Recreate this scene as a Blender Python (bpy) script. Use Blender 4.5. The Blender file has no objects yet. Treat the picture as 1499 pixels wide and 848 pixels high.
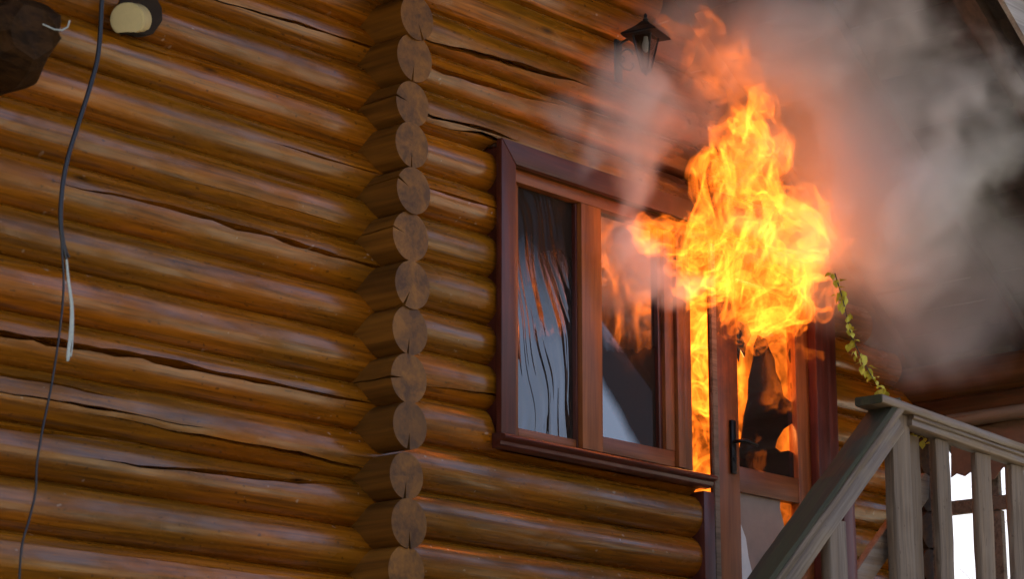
import bpy, bmesh, math, random
import numpy as np
from mathutils import Vector, Matrix
R = math.radians
S = bpy.context.scene
COL = S.collection

# ------------------------------------------------------------------ camera
AZ, PITCH, FPX = 41.8, 13.9, 3494.0          # view azimuth from the facade direction, tilt up, focal length in photo pixels
CAM = np.array([-7.6385, -7.753, 0.0])
cam_data = bpy.data.cameras.new('camera')
cam_data.sensor_width = 36.0
cam_data.lens = 36.0 * FPX / 1499.0
cam_data.clip_start, cam_data.clip_end = 0.1, 3000
cam = bpy.data.objects.new('camera', cam_data); COL.objects.link(cam)
cam.location = CAM
cam.rotation_euler = (R(90 + PITCH), 0, R(AZ - 90))
cam_data.dof.use_dof = True
cam_data.dof.focus_distance = 12.0
cam_data.dof.aperture_fstop = 3.2
S.camera = cam

# ------------------------------------------------------------------ sky, sun, exposure
SUN_EL, SUN_AZ = 42.0, 98.0                    # the sun stands behind the house: the facade is in shade
w = bpy.data.worlds.new('World'); S.world = w; w.use_nodes = True
nt = w.node_tree; nt.nodes.clear()
sky = nt.nodes.new('ShaderNodeTexSky'); sky.sky_type = 'NISHITA'; sky.sun_disc = False
sky.sun_elevation = R(SUN_EL); sky.sun_rotation = R(90 - SUN_AZ)
sky.air_density = 0.5; sky.dust_density = 9.0; sky.ozone_density = 0.0
bg = nt.nodes.new('ShaderNodeBackground'); bg.inputs['Strength'].default_value = 0.13
out = nt.nodes.new('ShaderNodeOutputWorld')
nt.links.new(sky.outputs[0], bg.inputs['Color']); nt.links.new(bg.outputs[0], out.inputs['Surface'])
sd = bpy.data.lights.new('sun', 'SUN'); sd.energy = 4.5; sd.angle = R(0.5); sd.color = (1.0, 0.94, 0.85)
sun = bpy.data.objects.new('sun', sd); COL.objects.link(sun)
sdir = Vector((math.cos(R(SUN_AZ)) * math.cos(R(SUN_EL)), math.sin(R(SUN_AZ)) * math.cos(R(SUN_EL)), math.sin(R(SUN_EL))))
sun.rotation_euler = sdir.to_track_quat('Z', 'Y').to_euler(); sun.location = (0, 20, 30)

S.view_settings.view_transform = 'Standard'; S.view_settings.look = 'None'
S.view_settings.gamma = 1.0; S.view_settings.exposure = 2.5
S.render.engine = 'CYCLES'
cy = S.cycles
cy.use_denoising = True
try: cy.denoiser = 'OPENIMAGEDENOISE'
except Exception: pass
cy.max_bounces = 8; cy.diffuse_bounces = 3; cy.glossy_bounces = 3; cy.transmission_bounces = 4
cy.transparent_max_bounces = 160; cy.volume_bounces = 4; cy.sample_clamp_indirect = 6.0
cy.caustics_reflective = False; cy.caustics_refractive = False

# ------------------------------------------------------------------ helpers
_a, _p = R(AZ), R(PITCH)
_v = np.array([math.cos(_a) * math.cos(_p), math.sin(_a) * math.cos(_p), math.sin(_p)])
_r = np.array([math.sin(_a), -math.cos(_a), 0.0]); _u = np.cross(_r, _v)
def ray(px, py): return _v + _r * (px - 749.5) / FPX - _u * (py - 424.0) / FPX
def at(px, py, y):                              # the point of the plane Y = y that the photo shows at that pixel
    d = ray(px, py); t = (y - CAM[1]) / d[1]; return Vector(CAM + d * t)
def atx(px, py, x):
    d = ray(px, py); t = (x - CAM[0]) / d[0]; return Vector(CAM + d * t)

def tag(o, label=None, cat=None, group=None, kind=None):
    if label: o['label'] = label
    if cat: o['category'] = cat
    if group: o['group'] = group
    if kind: o['kind'] = kind
    return o
def empty(name, loc=(0, 0, 0), parent=None):
    o = bpy.data.objects.new(name, None); COL.objects.link(o); o.location = loc
    o.empty_display_size = 0.1
    if parent: o.parent = parent
    return o
def obj(name, mesh, mat=None, parent=None, loc=None, rot=None):
    o = bpy.data.objects.new(name, mesh); COL.objects.link(o)
    if mat is not None and not mesh.materials: mesh.materials.append(mat)
    if parent: o.parent = parent
    if loc is not None: o.location = loc
    if rot is not None: o.rotation_euler = rot
    return o
class MB:
    """collects simple solids and links them as one mesh"""
    def __init__(s): s.v = []; s.f = []
    def add(s, v, f):
        n = len(s.v); s.v += [tuple(q) for q in v]; s.f += [tuple(i + n for i in g) for g in f]; return s
    def box(s, a, b, m=None):
        x0, y0, z0 = a; x1, y1, z1 = b
        v = [Vector(q) for q in ((x0, y0, z0), (x1, y0, z0), (x1, y1, z0), (x0, y1, z0), (x0, y0, z1), (x1, y0, z1), (x1, y1, z1), (x0, y1, z1))]
        if m is not None: v = [m @ q for q in v]
        return s.add(v, [(0, 3, 2, 1), (4, 5, 6, 7), (0, 1, 5, 4), (1, 2, 6, 5), (2, 3, 7, 6), (3, 0, 4, 7)])
    def tube(s, pts, rad, n=8, cap=True):
        pts = [Vector(p) for p in pts]; rings = []
        rad = rad if isinstance(rad, (list, tuple)) else [rad] * len(pts)
        up = Vector((0.3, 0.5, 0.8)).normalized()
        vs = []
        for i, p in enumerate(pts):
            t = (pts[min(i + 1, len(pts) - 1)] - pts[max(i - 1, 0)]).normalized()
            a = t.cross(up)
            if a.length < 1e-3: a = t.cross(Vector((1, 0, 0)))
            a.normalize(); b = t.cross(a).normalized(); up = a.cross(t)
            for k in range(n):
                q = 2 * math.pi * k / n; vs.append(p + (a * math.cos(q) + b * math.sin(q)) * rad[i])
        fs = [(i * n + k, i * n + (k + 1) % n, (i + 1) * n + (k + 1) % n, (i + 1) * n + k) for i in range(len(pts) - 1) for k in range(n)]
        if cap: fs += [tuple(range(n))[::-1], tuple(range((len(pts) - 1) * n, len(pts) * n))]
        return s.add(vs, fs)
    def prism(s, poly, depth):                  # polygon of 3D points pushed along a vector
        n = len(poly); d = Vector(depth); p = [Vector(q) for q in poly]
        return s.add(p + [q + d for q in p], [tuple(range(n))[::-1], tuple(range(n, 2 * n))] + [(i, (i + 1) % n, n + (i + 1) % n, n + i) for i in range(n)])
    def mesh(s, name, smooth=None, bevel=0.0):
        m = bpy.data.meshes.new(name); m.from_pydata(s.v, [], s.f)
        bm = bmesh.new(); bm.from_mesh(m)
        bmesh.ops.recalc_face_normals(bm, faces=bm.faces)
        if bevel:
            bmesh.ops.bevel(bm, geom=[e for e in bm.edges if e.calc_face_angle(0) > 0.5], offset=bevel, segments=2, affect='EDGES', profile=0.6)
        bm.to_mesh(m); bm.free()
        if smooth or bevel:
            m.polygons.foreach_set('use_smooth', [True] * len(m.polygons)); m.set_sharp_from_angle(angle=smooth or 0.6)
        return m
def piece(name, a, b, mat, parent, bevel=0.004, m=None):
    if b[2] - a[2] > b[0] - a[0]:                                     # upright boards have upright grain
        mat = M['sash_upright'] if mat is M['sash'] else M['casing_upright'] if mat is M['casing'] else mat
    return obj(name, MB().box(a, b, m).mesh(name, bevel=bevel), mat, parent)
def worn_box(size, seed=0, n=14, wob=0.004, bevel=0.006):
    """a board along X with slightly uneven edges; centred in Y and Z, from 0 to size[0] in X"""
    L, wy, wz = size; rnd = random.Random(seed); bm = bmesh.new()
    k = max(2, n); rings = []
    c = bevel
    prof = [(-wy / 2 + c, -wz / 2), (wy / 2 - c, -wz / 2), (wy / 2, -wz / 2 + c), (wy / 2, wz / 2 - c), (wy / 2 - c, wz / 2), (-wy / 2 + c, wz / 2), (-wy / 2, wz / 2 - c), (-wy / 2, -wz / 2 + c)]
    off = [0.0] * 8
    for i in range(k + 1):
        off = [o * 0.6 + rnd.uniform(-wob, wob) for o in off]
        rings.append([bm.verts.new((L * i / k, y * (1 + off[j] / wy), z * (1 + off[(j + 3) % 8] / wz))) for j, (y, z) in enumerate(prof)])
    for i in range(k):
        for j in range(8): bm.faces.new((rings[i][j], rings[i][(j + 1) % 8], rings[i + 1][(j + 1) % 8], rings[i + 1][j]))
    bm.faces.new(rings[0][::-1]); bm.faces.new(rings[-1])
    bmesh.ops.recalc_face_normals(bm, faces=bm.faces)
    m = bpy.data.meshes.new('board'); bm.to_mesh(m); bm.free()
    m.polygons.foreach_set('use_smooth', [True] * len(m.polygons)); m.set_sharp_from_angle(angle=0.9)
    return m
def aim(p, q, roll=0.0):
    """matrix that lays local X from p to q, local Z kept upward"""
    p, q = Vector(p), Vector(q); x = (q - p).normalized(); z = Vector((0, 0, 1))
    if abs(x.z) > 0.95: z = Vector((0, 1, 0))
    y = z.cross(x).normalized(); z = x.cross(y)
    m = Matrix((x, y, z)).transposed().to_4x4(); m.translation = p
    return m @ Matrix.Rotation(roll, 4, 'X')
def board(name, p, q, wy, wz, mat, parent, seed=0, wob=0.004, roll=0.0):
    L = (Vector(q) - Vector(p)).length
    o = obj(name, worn_box((L, wy, wz), seed, max(3, int(L / 0.09)), wob), mat, parent)
    o.matrix_local = aim(p, q, roll); return o

# ------------------------------------------------------------------ numpy noise
_rng = np.random.default_rng(7)
_LAT = _rng.random((64, 64, 64)).astype(np.float32) * 2 - 1
def vnoise(x, y, z, s=0):
    x = x + 17.3 * s; y = y + 9.1 * s; z = z + 5.7 * s
    xi = np.floor(x).astype(np.int32); yi = np.floor(y).astype(np.int32); zi = np.floor(z).astype(np.int32)
    fx = (x - xi).astype(np.float32); fy = (y - yi).astype(np.float32); fz = (z - zi).astype(np.float32)
    fx = fx * fx * fx * (fx * (fx * 6 - 15) + 10); fy = fy * fy * fy * (fy * (fy * 6 - 15) + 10); fz = fz * fz * fz * (fz * (fz * 6 - 15) + 10)
    a, b, c = xi & 63, yi & 63, zi & 63; a1, b1, c1 = (a + 1) & 63, (b + 1) & 63, (c + 1) & 63
    L = _LAT
    c00 = L[a, b, c] * (1 - fx) + L[a1, b, c] * fx; c10 = L[a, b1, c] * (1 - fx) + L[a1, b1, c] * fx
    c01 = L[a, b, c1] * (1 - fx) + L[a1, b, c1] * fx; c11 = L[a, b1, c1] * (1 - fx) + L[a1, b1, c1] * fx
    return (c00 * (1 - fy) + c10 * fy) * (1 - fz) + (c01 * (1 - fy) + c11 * fy) * fz
def fbm(x, y, z, f=1.0, o=4, s=0, g=0.5):
    t = 0.0; a = 1.0; n = 0.0
    for i in range(o):
        t = t + a * vnoise(x * f, y * f, z * f, s + 3 * i); n += a; a *= g; f *= 2.03
    return t / n

# ------------------------------------------------------------------ materials
def material(name):
    m = bpy.data.materials.new(name); m.use_nodes = True; t = m.node_tree; t.nodes.clear()
    o = t.nodes.new('ShaderNodeOutputMaterial'); return m, t, o
class N:
    """tiny node shorthand"""
    def __init__(s, t): s.t = t
    def __call__(s, kind, **kw):
        n = s.t.nodes.new('ShaderNode' + kind)
        for k, v in kw.items():
            if k.startswith('_'): setattr(n, k[1:], v)
            else: s.put(n, k, v)
        return n
    def put(s, n, k, v):
        k = k.replace('__', ' ')
        i = n.inputs[int(k[1:])] if k[0] == 'i' and k[1:].isdigit() else n.inputs[k]
        if isinstance(v, bpy.types.NodeSocket): s.t.links.new(v, i)
        elif isinstance(v, bpy.types.Node): s.t.links.new(v.outputs[0], i)
        else: i.default_value = v
    def math(s, op, a, b=None, c=None, clamp=False):
        n = s.t.nodes.new('ShaderNodeMath'); n.operation = op; n.use_clamp = clamp
        for i, q in enumerate((a, b, c)):
            if q is not None: s.put(n, 'i%d' % i, q)
        return n.outputs[0]
    def ramp(s, fac, stops, mode='LINEAR'):
        n = s.t.nodes.new('ShaderNodeValToRGB'); n.color_ramp.interpolation = mode
        e = n.color_ramp.elements
        while len(e) < len(stops): e.new(0.5)
        for q, (p, c) in zip(e, stops):
            q.position = p; q.color = (c, c, c, 1) if isinstance(c, (int, float)) else (*c, 1)
        s.put(n, 'Fac', fac); return n.outputs[0]
    def mix(s, fac, a, b, blend='MIX'):
        n = s.t.nodes.new('ShaderNodeMix'); n.data_type = 'RGBA'; n.blend_type = blend
        for i, q in ((0, fac), (6, a), (7, b)):
            if isinstance(q, bpy.types.NodeSocket): s.t.links.new(q, n.inputs[i])
            elif isinstance(q, bpy.types.Node): s.t.links.new(q.outputs[0], n.inputs[i])
            elif i == 0: n.inputs[0].default_value = q
            else: n.inputs[i].default_value = (*q, 1) if len(q) == 3 else q
        return n.outputs[2]
    def coords(s, scale, rnd=True):
        tc = s('TexCoord'); src = tc.outputs['Object']
        if rnd:
            oi = s('ObjectInfo'); v = s('VectorMath', _operation='SCALE', i0=(13.1, 7.7, 5.3)); s.put(v, 'Scale', oi.outputs['Random'])
            a = s('VectorMath', _operation='ADD', i0=src, i1=v.outputs[0]); src = a.outputs[0]
        m = s('Mapping', Vector=src, Scale=scale); return m.outputs[0]

def wood(name, dark, light, rough=0.4, grain=(0.7, 16, 16), coat=0.0, knots=0.0, var=0.25, bump=0.25, flecks=0.0, warm=None, coatr=0.2, weather=None, spec=0.5, patch=1.1, char=0.0, pores=0.0, wear=0.0):
    m, t, o = material(name); n = N(t)
    c = n.coords(grain)
    g1 = n('TexNoise', Vector=c, Scale=1.0, Detail=4.0, Roughness=0.62, Distortion=0.6)
    c2 = n.coords((grain[0] * 3, grain[1] * 4, grain[2] * 4))
    g2 = n('TexNoise', Vector=c2, Scale=1.0, Detail=2.0, Roughness=0.6)
    f = n.math('ADD', n.math('MULTIPLY', g1.outputs[0], 0.7), n.math('MULTIPLY', g2.outputs[0], 0.3))
    base = n.ramp(f, [(0.36, dark), (0.5, tuple((a + b) / 2 for a, b in zip(dark, light))), (0.63, light)])
    # broad patches and a tone of its own for every piece
    c3 = n.coords((1.1, 2.2, 2.2))
    b = n('TexNoise', Vector=c3, Scale=1.0, Detail=2.0)
    oi = n('ObjectInfo')
    val = n.math('ADD', n.math('MULTIPLY', n.math('SUBTRACT', b.outputs[0], 0.5), patch), n.math('MULTIPLY', n.math('SUBTRACT', oi.outputs['Random'], 0.5), var * 1.6))
    hsv = n('HueSaturation', Color=base, Value=n.math('ADD', 1.0, val))
    col = hsv.outputs[0]
    if warm:
        col = n.mix(n.ramp(b.outputs[0], [(0.4, 0.0), (0.62, 0.75)]), col, n.mix(1.0, col, warm, 'MULTIPLY'))
    if knots:
        ck = n.coords((2.6, 7.5, 7.5))
        vo = n('TexVoronoi', Vector=ck, Scale=1.0, Randomness=1.0)
        sel = n.math('GREATER_THAN', n('SeparateColor', Color=vo.outputs['Color']).outputs[0], 0.62)
        kd = n.math('MULTIPLY', n.ramp(vo.outputs['Distance'], [(0.03, 1.0), (0.08, 0.6), (0.16, 0.0)]), sel)
        col = n.mix(n.math('MULTIPLY', kd, knots), col, (0.03, 0.012, 0.004))
    if weather:
        cw = n.coords((0.9, 26, 26)); ww = n('TexNoise', Vector=cw, Scale=1.0, Detail=4.0, Roughness=0.7)
        col = n.mix(n.ramp(ww.outputs[0], [(0.42, 0.0), (0.6, 0.85)]), col, weather)
    if pores:
        po = n('TexNoise', Vector=n.coords((2.4, 85, 85)), Scale=1.0, Detail=1.0)
        sp_ = n('TexNoise', Vector=n.coords((38, 60, 60)), Scale=1.0, Detail=0.0)
        pf = n.math('MAXIMUM', n.math('MULTIPLY', n.ramp(po.outputs[0], [(0.56, 0.0), (0.68, 0.55)]), pores), n.math('MULTIPLY', n.ramp(sp_.outputs[0], [(0.76, 0.0), (0.82, 0.8)]), pores))
        col = n.mix(pf, col, (0.035, 0.015, 0.003))
    if char:                                                          # soot and char left by the fire over the door
        ge = n('NewGeometry'); dv = n('VectorMath', _operation='SUBTRACT', i0=ge.outputs['Position'], i1=(2.62, -0.2, 3.52))
        ds_ = n('VectorMath', _operation='MULTIPLY', i0=dv.outputs[0], i1=(1.0, 1.0, 0.8)); le = n('VectorMath', _operation='LENGTH', i0=ds_.outputs[0])
        cn = n('TexNoise', Vector=ge.outputs['Position'], Scale=5.0, Detail=5.0, Roughness=0.65)
        dd = n.math('ADD', le.outputs['Value'], n.math('MULTIPLY', n.math('SUBTRACT', cn.outputs[0], 0.5), 1.1))
        cf_ = n.math('MULTIPLY', n.ramp(dd, [(0.42, 1.0), (0.92, 0.0)]), char)
        col = n.mix(cf_, col, (0.012, 0.008, 0.006))
    rr = n.math('ADD', rough - 0.12, n.math('MULTIPLY', f, 0.24))
    if flecks:
        cf = n.coords((26, 5, 34)); wf = n('TexNoise', Vector=cf, Scale=1.0, Detail=1.0)
        cg = n.coords((0.8, 1.5, 1.5)); wg = n('TexNoise', Vector=cg, Scale=1.0, Detail=1.0)
        fl = n.math('MULTIPLY', n.ramp(wf.outputs[0], [(0.735, 0.0), (0.76, 1.0)]), n.ramp(wg.outputs[0], [(0.5, 0.0), (0.56, 1.0)]))
        col = n.mix(n.math('MULTIPLY', fl, flecks), col, (0.55, 0.47, 0.38))
    p = n('BsdfPrincipled', Base__Color=col, Roughness=rr)
    p.inputs['Specular IOR Level'].default_value = spec; p.inputs['Coat Weight'].default_value = coat; p.inputs['Coat Roughness'].default_value = coatr; p.inputs['Coat IOR'].default_value = 1.6
    bu = n('Bump', Height=f, Strength=bump, Distance=0.006); n.put(p, 'Normal', bu)
    if coat:
        n.put(p, 'Coat Normal', bu)
    if wear:                                                          # varnish worn thin in patches
        wn = n('TexNoise', Vector=n.coords((2.2, 7, 7)), Scale=1.0, Detail=3.0, Roughness=0.65)
        n.put(p, 'Coat Weight', n.ramp(wn.outputs[0], [(0.35, coat * (1 - wear)), (0.6, coat)]))
        n.put(p, 'Coat Roughness', n.ramp(wn.outputs[0], [(0.35, coatr + 0.2), (0.62, coatr)]))
    n.put(o, 'Surface', p); return m

M = {}
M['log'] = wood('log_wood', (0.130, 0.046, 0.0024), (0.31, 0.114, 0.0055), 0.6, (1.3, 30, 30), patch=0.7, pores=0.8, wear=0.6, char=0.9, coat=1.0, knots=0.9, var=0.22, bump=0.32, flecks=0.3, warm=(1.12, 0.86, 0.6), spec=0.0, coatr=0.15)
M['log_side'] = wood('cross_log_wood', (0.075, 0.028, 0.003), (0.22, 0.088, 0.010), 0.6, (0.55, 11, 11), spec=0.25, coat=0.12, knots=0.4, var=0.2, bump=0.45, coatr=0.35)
M['log_porch'] = wood('dark_porch_log_wood', (0.040, 0.015, 0.004), (0.115, 0.045, 0.012), 0.65, (0.55, 11, 11), spec=0.25, knots=0.4, var=0.2, bump=0.45)  # darker brown than the cross logs
M['sash'] = wood('sash_wood', (0.13, 0.034, 0.007), (0.25, 0.075, 0.019), 0.4, (1.0, 22, 22), coat=0.15, spec=0.3, var=0.12, bump=0.2, char=0.85)
M['sash_upright'] = wood('sash_wood_upright', (0.13, 0.034, 0.007), (0.25, 0.075, 0.019), 0.4, (22, 22, 1.0), coat=0.15, spec=0.3, var=0.12, bump=0.2, char=0.85)
M['casing'] = wood('casing_wood', (0.045, 0.009, 0.006), (0.10, 0.022, 0.014), 0.4, (1.0, 20, 20), coat=0.2, spec=0.3, var=0.1, bump=0.2, char=0.9)
M['casing_upright'] = wood('casing_wood_upright', (0.045, 0.009, 0.006), (0.10, 0.022, 0.014), 0.4, (20, 20, 1.0), coat=0.2, spec=0.3, var=0.1, bump=0.2, char=0.9)
M['grey_wood'] = wood('weathered_wood', (0.052, 0.032, 0.018), (0.20, 0.138, 0.085), 0.75, (0.9, 24, 24), var=0.3, bump=0.9, pores=0.5, weather=(0.165, 0.120, 0.082))
M['rail_wood'] = wood('rail_wood', (0.07, 0.038, 0.018), (0.21, 0.135, 0.08), 0.55, (0.9, 24, 24), var=0.25, bump=0.7, pores=0.5, weather=(0.18, 0.138, 0.10))
M['moss_wood'] = wood('mossy_wood', (0.014, 0.012, 0.006), (0.060, 0.046, 0.020), 0.85, (1.4, 18, 18), var=0.2, bump=0.8, weather=(0.028, 0.032, 0.009))
M['dark_wood'] = wood('soffit_wood', (0.022, 0.012, 0.007), (0.06, 0.033, 0.020), 0.7, (0.7, 16, 16), var=0.4, bump=0.4)
M['chop_wood'] = wood('chopped_beam_wood', (0.014, 0.006, 0.002), (0.06, 0.027, 0.009), 0.65, (8, 22, 22), var=0.2, bump=0.9, spec=0.1)
M['barge'] = wood('bargeboard_wood', (0.22, 0.19, 0.17), (0.42, 0.38, 0.35), 0.7, (0.7, 22, 22), var=0.1, bump=0.4)

def end_grain(name, a, b):
    m, t, o = material(name); n = N(t)
    tc = n('TexCoord'); oi = n('ObjectInfo')
    mp = n('Mapping', Vector=tc.outputs['Object'], Scale=(0.0, 1.0, 1.0))
    di = n('TexNoise', Vector=n.coords((0, 9, 9)), Scale=1.0, Detail=2.0)
    ln = n('VectorMath', _operation='LENGTH', i0=mp.outputs[0])
    rad = n.math('ADD', ln.outputs['Value'], n.math('MULTIPLY', di.outputs[0], 0.016))
    ring = n.math('SINE', n.math('MULTIPLY', rad, 900.0))
    nz = n('TexNoise', Vector=n.coords((0, 40, 40)), Scale=1.0, Detail=5.0, Roughness=0.7)
    saw = n('TexNoise', Vector=n.coords((0, 6, 90)), Scale=1.0, Detail=2.0)
    f = n.math('ADD', n.math('MULTIPLY', ring, 0.07), n.math('ADD', n.math('MULTIPLY', nz.outputs[0], 0.55), n.math('MULTIPLY', saw.outputs[0], 0.45)))
    col = n.ramp(f, [(0.33, a), (0.66, b)])
    edge = n.ramp(rad, [(0.095, 0.0), (0.118, 0.65)])
    col = n.mix(edge, col, tuple(q * 0.45 for q in a))
    blot = n('TexNoise', Vector=n.coords((0, 14, 14)), Scale=1.0, Detail=3.0)
    hs = n('HueSaturation', Color=col, Value=n.math('ADD', 0.8, n.math('ADD', n.math('MULTIPLY', oi.outputs['Random'], 0.35), n.math('MULTIPLY', blot.outputs[0], 0.5))))
    p = n('BsdfPrincipled', Base__Color=hs.outputs[0], Roughness=0.85)
    n.put(p, 'Normal', n('Bump', Height=f, Strength=0.6, Distance=0.004)); n.put(o, 'Surface', p); return m
M['end'] = end_grain('end_grain', (0.42, 0.225, 0.078), (0.74, 0.46, 0.19))
def plain(name, col, rough=0.5, metal=0.0, nscale=30.0, var=0.25, bump=0.1):
    m, t, o = material(name); n = N(t)
    z = n('TexNoise', Vector=n.coords((1, 1, 1)), Scale=nscale, Detail=4.0, Roughness=0.65)
    c = n.mix(z.outputs[0], tuple(q * (1 - var) for q in col), tuple(q * (1 + var) for q in col))
    p = n('BsdfPrincipled', Base__Color=c, Roughness=n.math('ADD', rough - 0.1, n.math('MULTIPLY', z.outputs[0], 0.2)), Metallic=metal)
    n.put(p, 'Normal', n('Bump', Height=z.outputs[0], Strength=bump, Distance=0.004)); n.put(o, 'Surface', p); return m
M['iron'] = plain('black_iron', (0.012, 0.012, 0.014), 0.42, 0.6, 60)
M['handle'] = plain('dark_bronze', (0.02, 0.017, 0.016), 0.35, 0.8, 40)
M['cable'] = plain('black_cable', (0.008, 0.009, 0.013), 0.38, 0.0, 20)
M['cream'] = plain('cream_plastic', (0.62, 0.52, 0.27), 0.45, 0.0, 14, 0.18)
M['fibre'] = plain('frayed_wire', (0.42, 0.46, 0.42), 0.5, 0.3, 90, 0.5)
M['hole'] = plain('hole_shade', (0.02, 0.011, 0.007), 0.95, 0.0, 30, 0.5, 0.8)
M['soot'] = plain('sooty_plaster', (0.035, 0.024, 0.018), 0.9, 0.0, 4, 0.6)
M['panel'] = plain('scorched_door_panel', (0.24, 0.165, 0.125), 0.6, 0.0, 5, 0.45, 0.3)
M['white_paint'] = plain('peeling_white_paint', (0.6, 0.6, 0.57), 0.6, 0.0, 12, 0.2)
M['cloth'] = plain('singed_brown_cloth', (0.16, 0.085, 0.05), 0.9, 0.0, 18, 0.35, 0.3)
M['stone'] = plain('grey_plaster', (0.30, 0.28, 0.25), 0.9, 0.0, 3, 0.3, 0.5)
M['metal_roof'] = plain('roof_sheet', (0.09, 0.04, 0.03), 0.4, 0.0, 2, 0.2)
M['leaf'] = plain('yellow_leaf', (0.50, 0.42, 0.03), 0.55, 0.0, 25, 0.4)
M['bark'] = plain('bark', (0.07, 0.05, 0.04), 0.9, 0.0, 30, 0.5, 0.8)
M['bulb'] = plain('bulb_glass', (0.75, 0.73, 0.70), 0.15, 0.0, 5, 0.05)
def ground_mat():
    m, t, o = material('ground'); n = N(t); tc = n('TexCoord')
    z = n('TexNoise', Vector=tc.outputs['Object'], Scale=0.35, Detail=8.0, Roughness=0.7)
    c = n.ramp(z.outputs[0], [(0.35, (0.085, 0.08, 0.05)), (0.55, (0.13, 0.12, 0.09)), (0.7, (0.20, 0.185, 0.15))])
    p = n('BsdfPrincipled', Base__Color=c, Roughness=0.95)
    n.put(p, 'Normal', n('Bump', Height=z.outputs[0], Strength=0.6, Distance=0.1)); n.put(o, 'Surface', p); return m
M['ground'] = ground_mat()
def glass(name, tint, refl, wavy=0.0, rough=0.01, soot=0.0, refl_mask=None):
    """window glass: fresnel reflection over a (sooty) see-through pane; stain = (x slope, height, softness) of soot and painted dark that cuts the sky reflection"""
    m, t, o = material(name); n = N(t); tc = n('TexCoord')
    gl = n('BsdfGlossy', Color=(1, 1, 1, 1), Roughness=rough)
    fr = n('Fresnel', IOR=1.5)
    if wavy:
        big = n('TexNoise', Vector=n('Mapping', Vector=tc.outputs['Object'], Scale=(2.2, 1, 1.3)).outputs[0], Scale=1.0, Detail=1.0)
        sx = n('SeparateXYZ', Vector=tc.outputs['Object'])
        z = sx.outputs[2]; zz = n.math('MULTIPLY', z, z)
        u = n.math('ADD', n.math('ADD', sx.outputs[0], n.math('MULTIPLY', zz, 0.20)), n.math('MULTIPLY', big.outputs[0], 0.34))
        uv = n('CombineXYZ', X=n.math('MULTIPLY', u, 15.0), Y=0.0, Z=n.math('MULTIPLY', z, 0.9))
        w1 = n('TexNoise', Vector=uv.outputs[0], Scale=1.0, Detail=1.5, Roughness=0.5)
        h = n.math('ADD', w1.outputs[0], n.math('MULTIPLY', big.outputs[0], 0.7))
        n.put(gl, 'Normal', n('Bump', Height=h, Strength=1.0, Distance=wavy))
    tr = n('BsdfTransparent', Color=(*tint, 1))
    body = tr; rf = n.math('MULTIPLY', fr.outputs[0], refl, clamp=True)
    if soot:
        df = n('BsdfDiffuse', Color=(0.024, 0.016, 0.012, 1))
        nz = n('TexNoise', Vector=n.coords((2, 2, 2)), Scale=1.5, Detail=4.0)
        sf = n.ramp(nz.outputs[0], [(0.3, soot * 0.75), (0.7, min(1.0, soot * 1.2))])
        if refl_mask:
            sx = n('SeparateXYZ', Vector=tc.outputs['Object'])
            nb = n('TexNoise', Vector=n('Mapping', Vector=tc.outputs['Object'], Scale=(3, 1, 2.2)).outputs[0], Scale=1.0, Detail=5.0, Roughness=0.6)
            lv = n.math('ADD', n.math('ADD', sx.outputs[2], n.math('MULTIPLY', sx.outputs[0], refl_mask[0])), n.math('MULTIPLY', n.math('SUBTRACT', nb.outputs[0], 0.5), refl_mask[3]))
            cov = n('MapRange', Value=lv, i1=refl_mask[1] - refl_mask[2], i2=refl_mask[1] + refl_mask[2], i3=0.0, i4=0.95).outputs[0]
            if len(refl_mask) > 4:
                cov = n.math('MULTIPLY', cov, n('MapRange', Value=n.math('ADD', sx.outputs[2], n.math('MULTIPLY', n.math('SUBTRACT', nb.outputs[0], 0.5), 0.5)), i1=refl_mask[4] - 0.12, i2=refl_mask[4] + 0.12, i3=1.0, i4=0.15).outputs[0])
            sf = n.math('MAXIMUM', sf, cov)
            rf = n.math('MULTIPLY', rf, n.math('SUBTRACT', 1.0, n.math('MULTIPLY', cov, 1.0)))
        body = n('MixShader', i0=sf, i1=tr, i2=df)
    mx = n('MixShader', i0=rf, i1=body, i2=gl)
    n.put(o, 'Surface', mx); return m
M['glass_wavy'] = glass('warped_window_glass', (0.30, 0.26, 0.24), 2.4, 0.017, soot=0.5, refl_mask=(0.15, 0.78, 0.28, 0.5))  # soot at the top, also painted as the dark roof reflection
M['glass'] = glass('window_glass', (0.30, 0.26, 0.24), 4.0, 0.0, soot=0.6, refl_mask=(1.05, 0.36, 0.06, 0.10, 0.62))  # diagonal dark coat painted so the sky reflects only low on the left
M['glass_clear'] = glass('lantern_glass', (0.8, 0.8, 0.8), 1.2)
M['glass_soot'] = glass('sooted_door_glass', (0.22, 0.09, 0.04), 1.2, 0.0, 0.05, soot=0.62)

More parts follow.
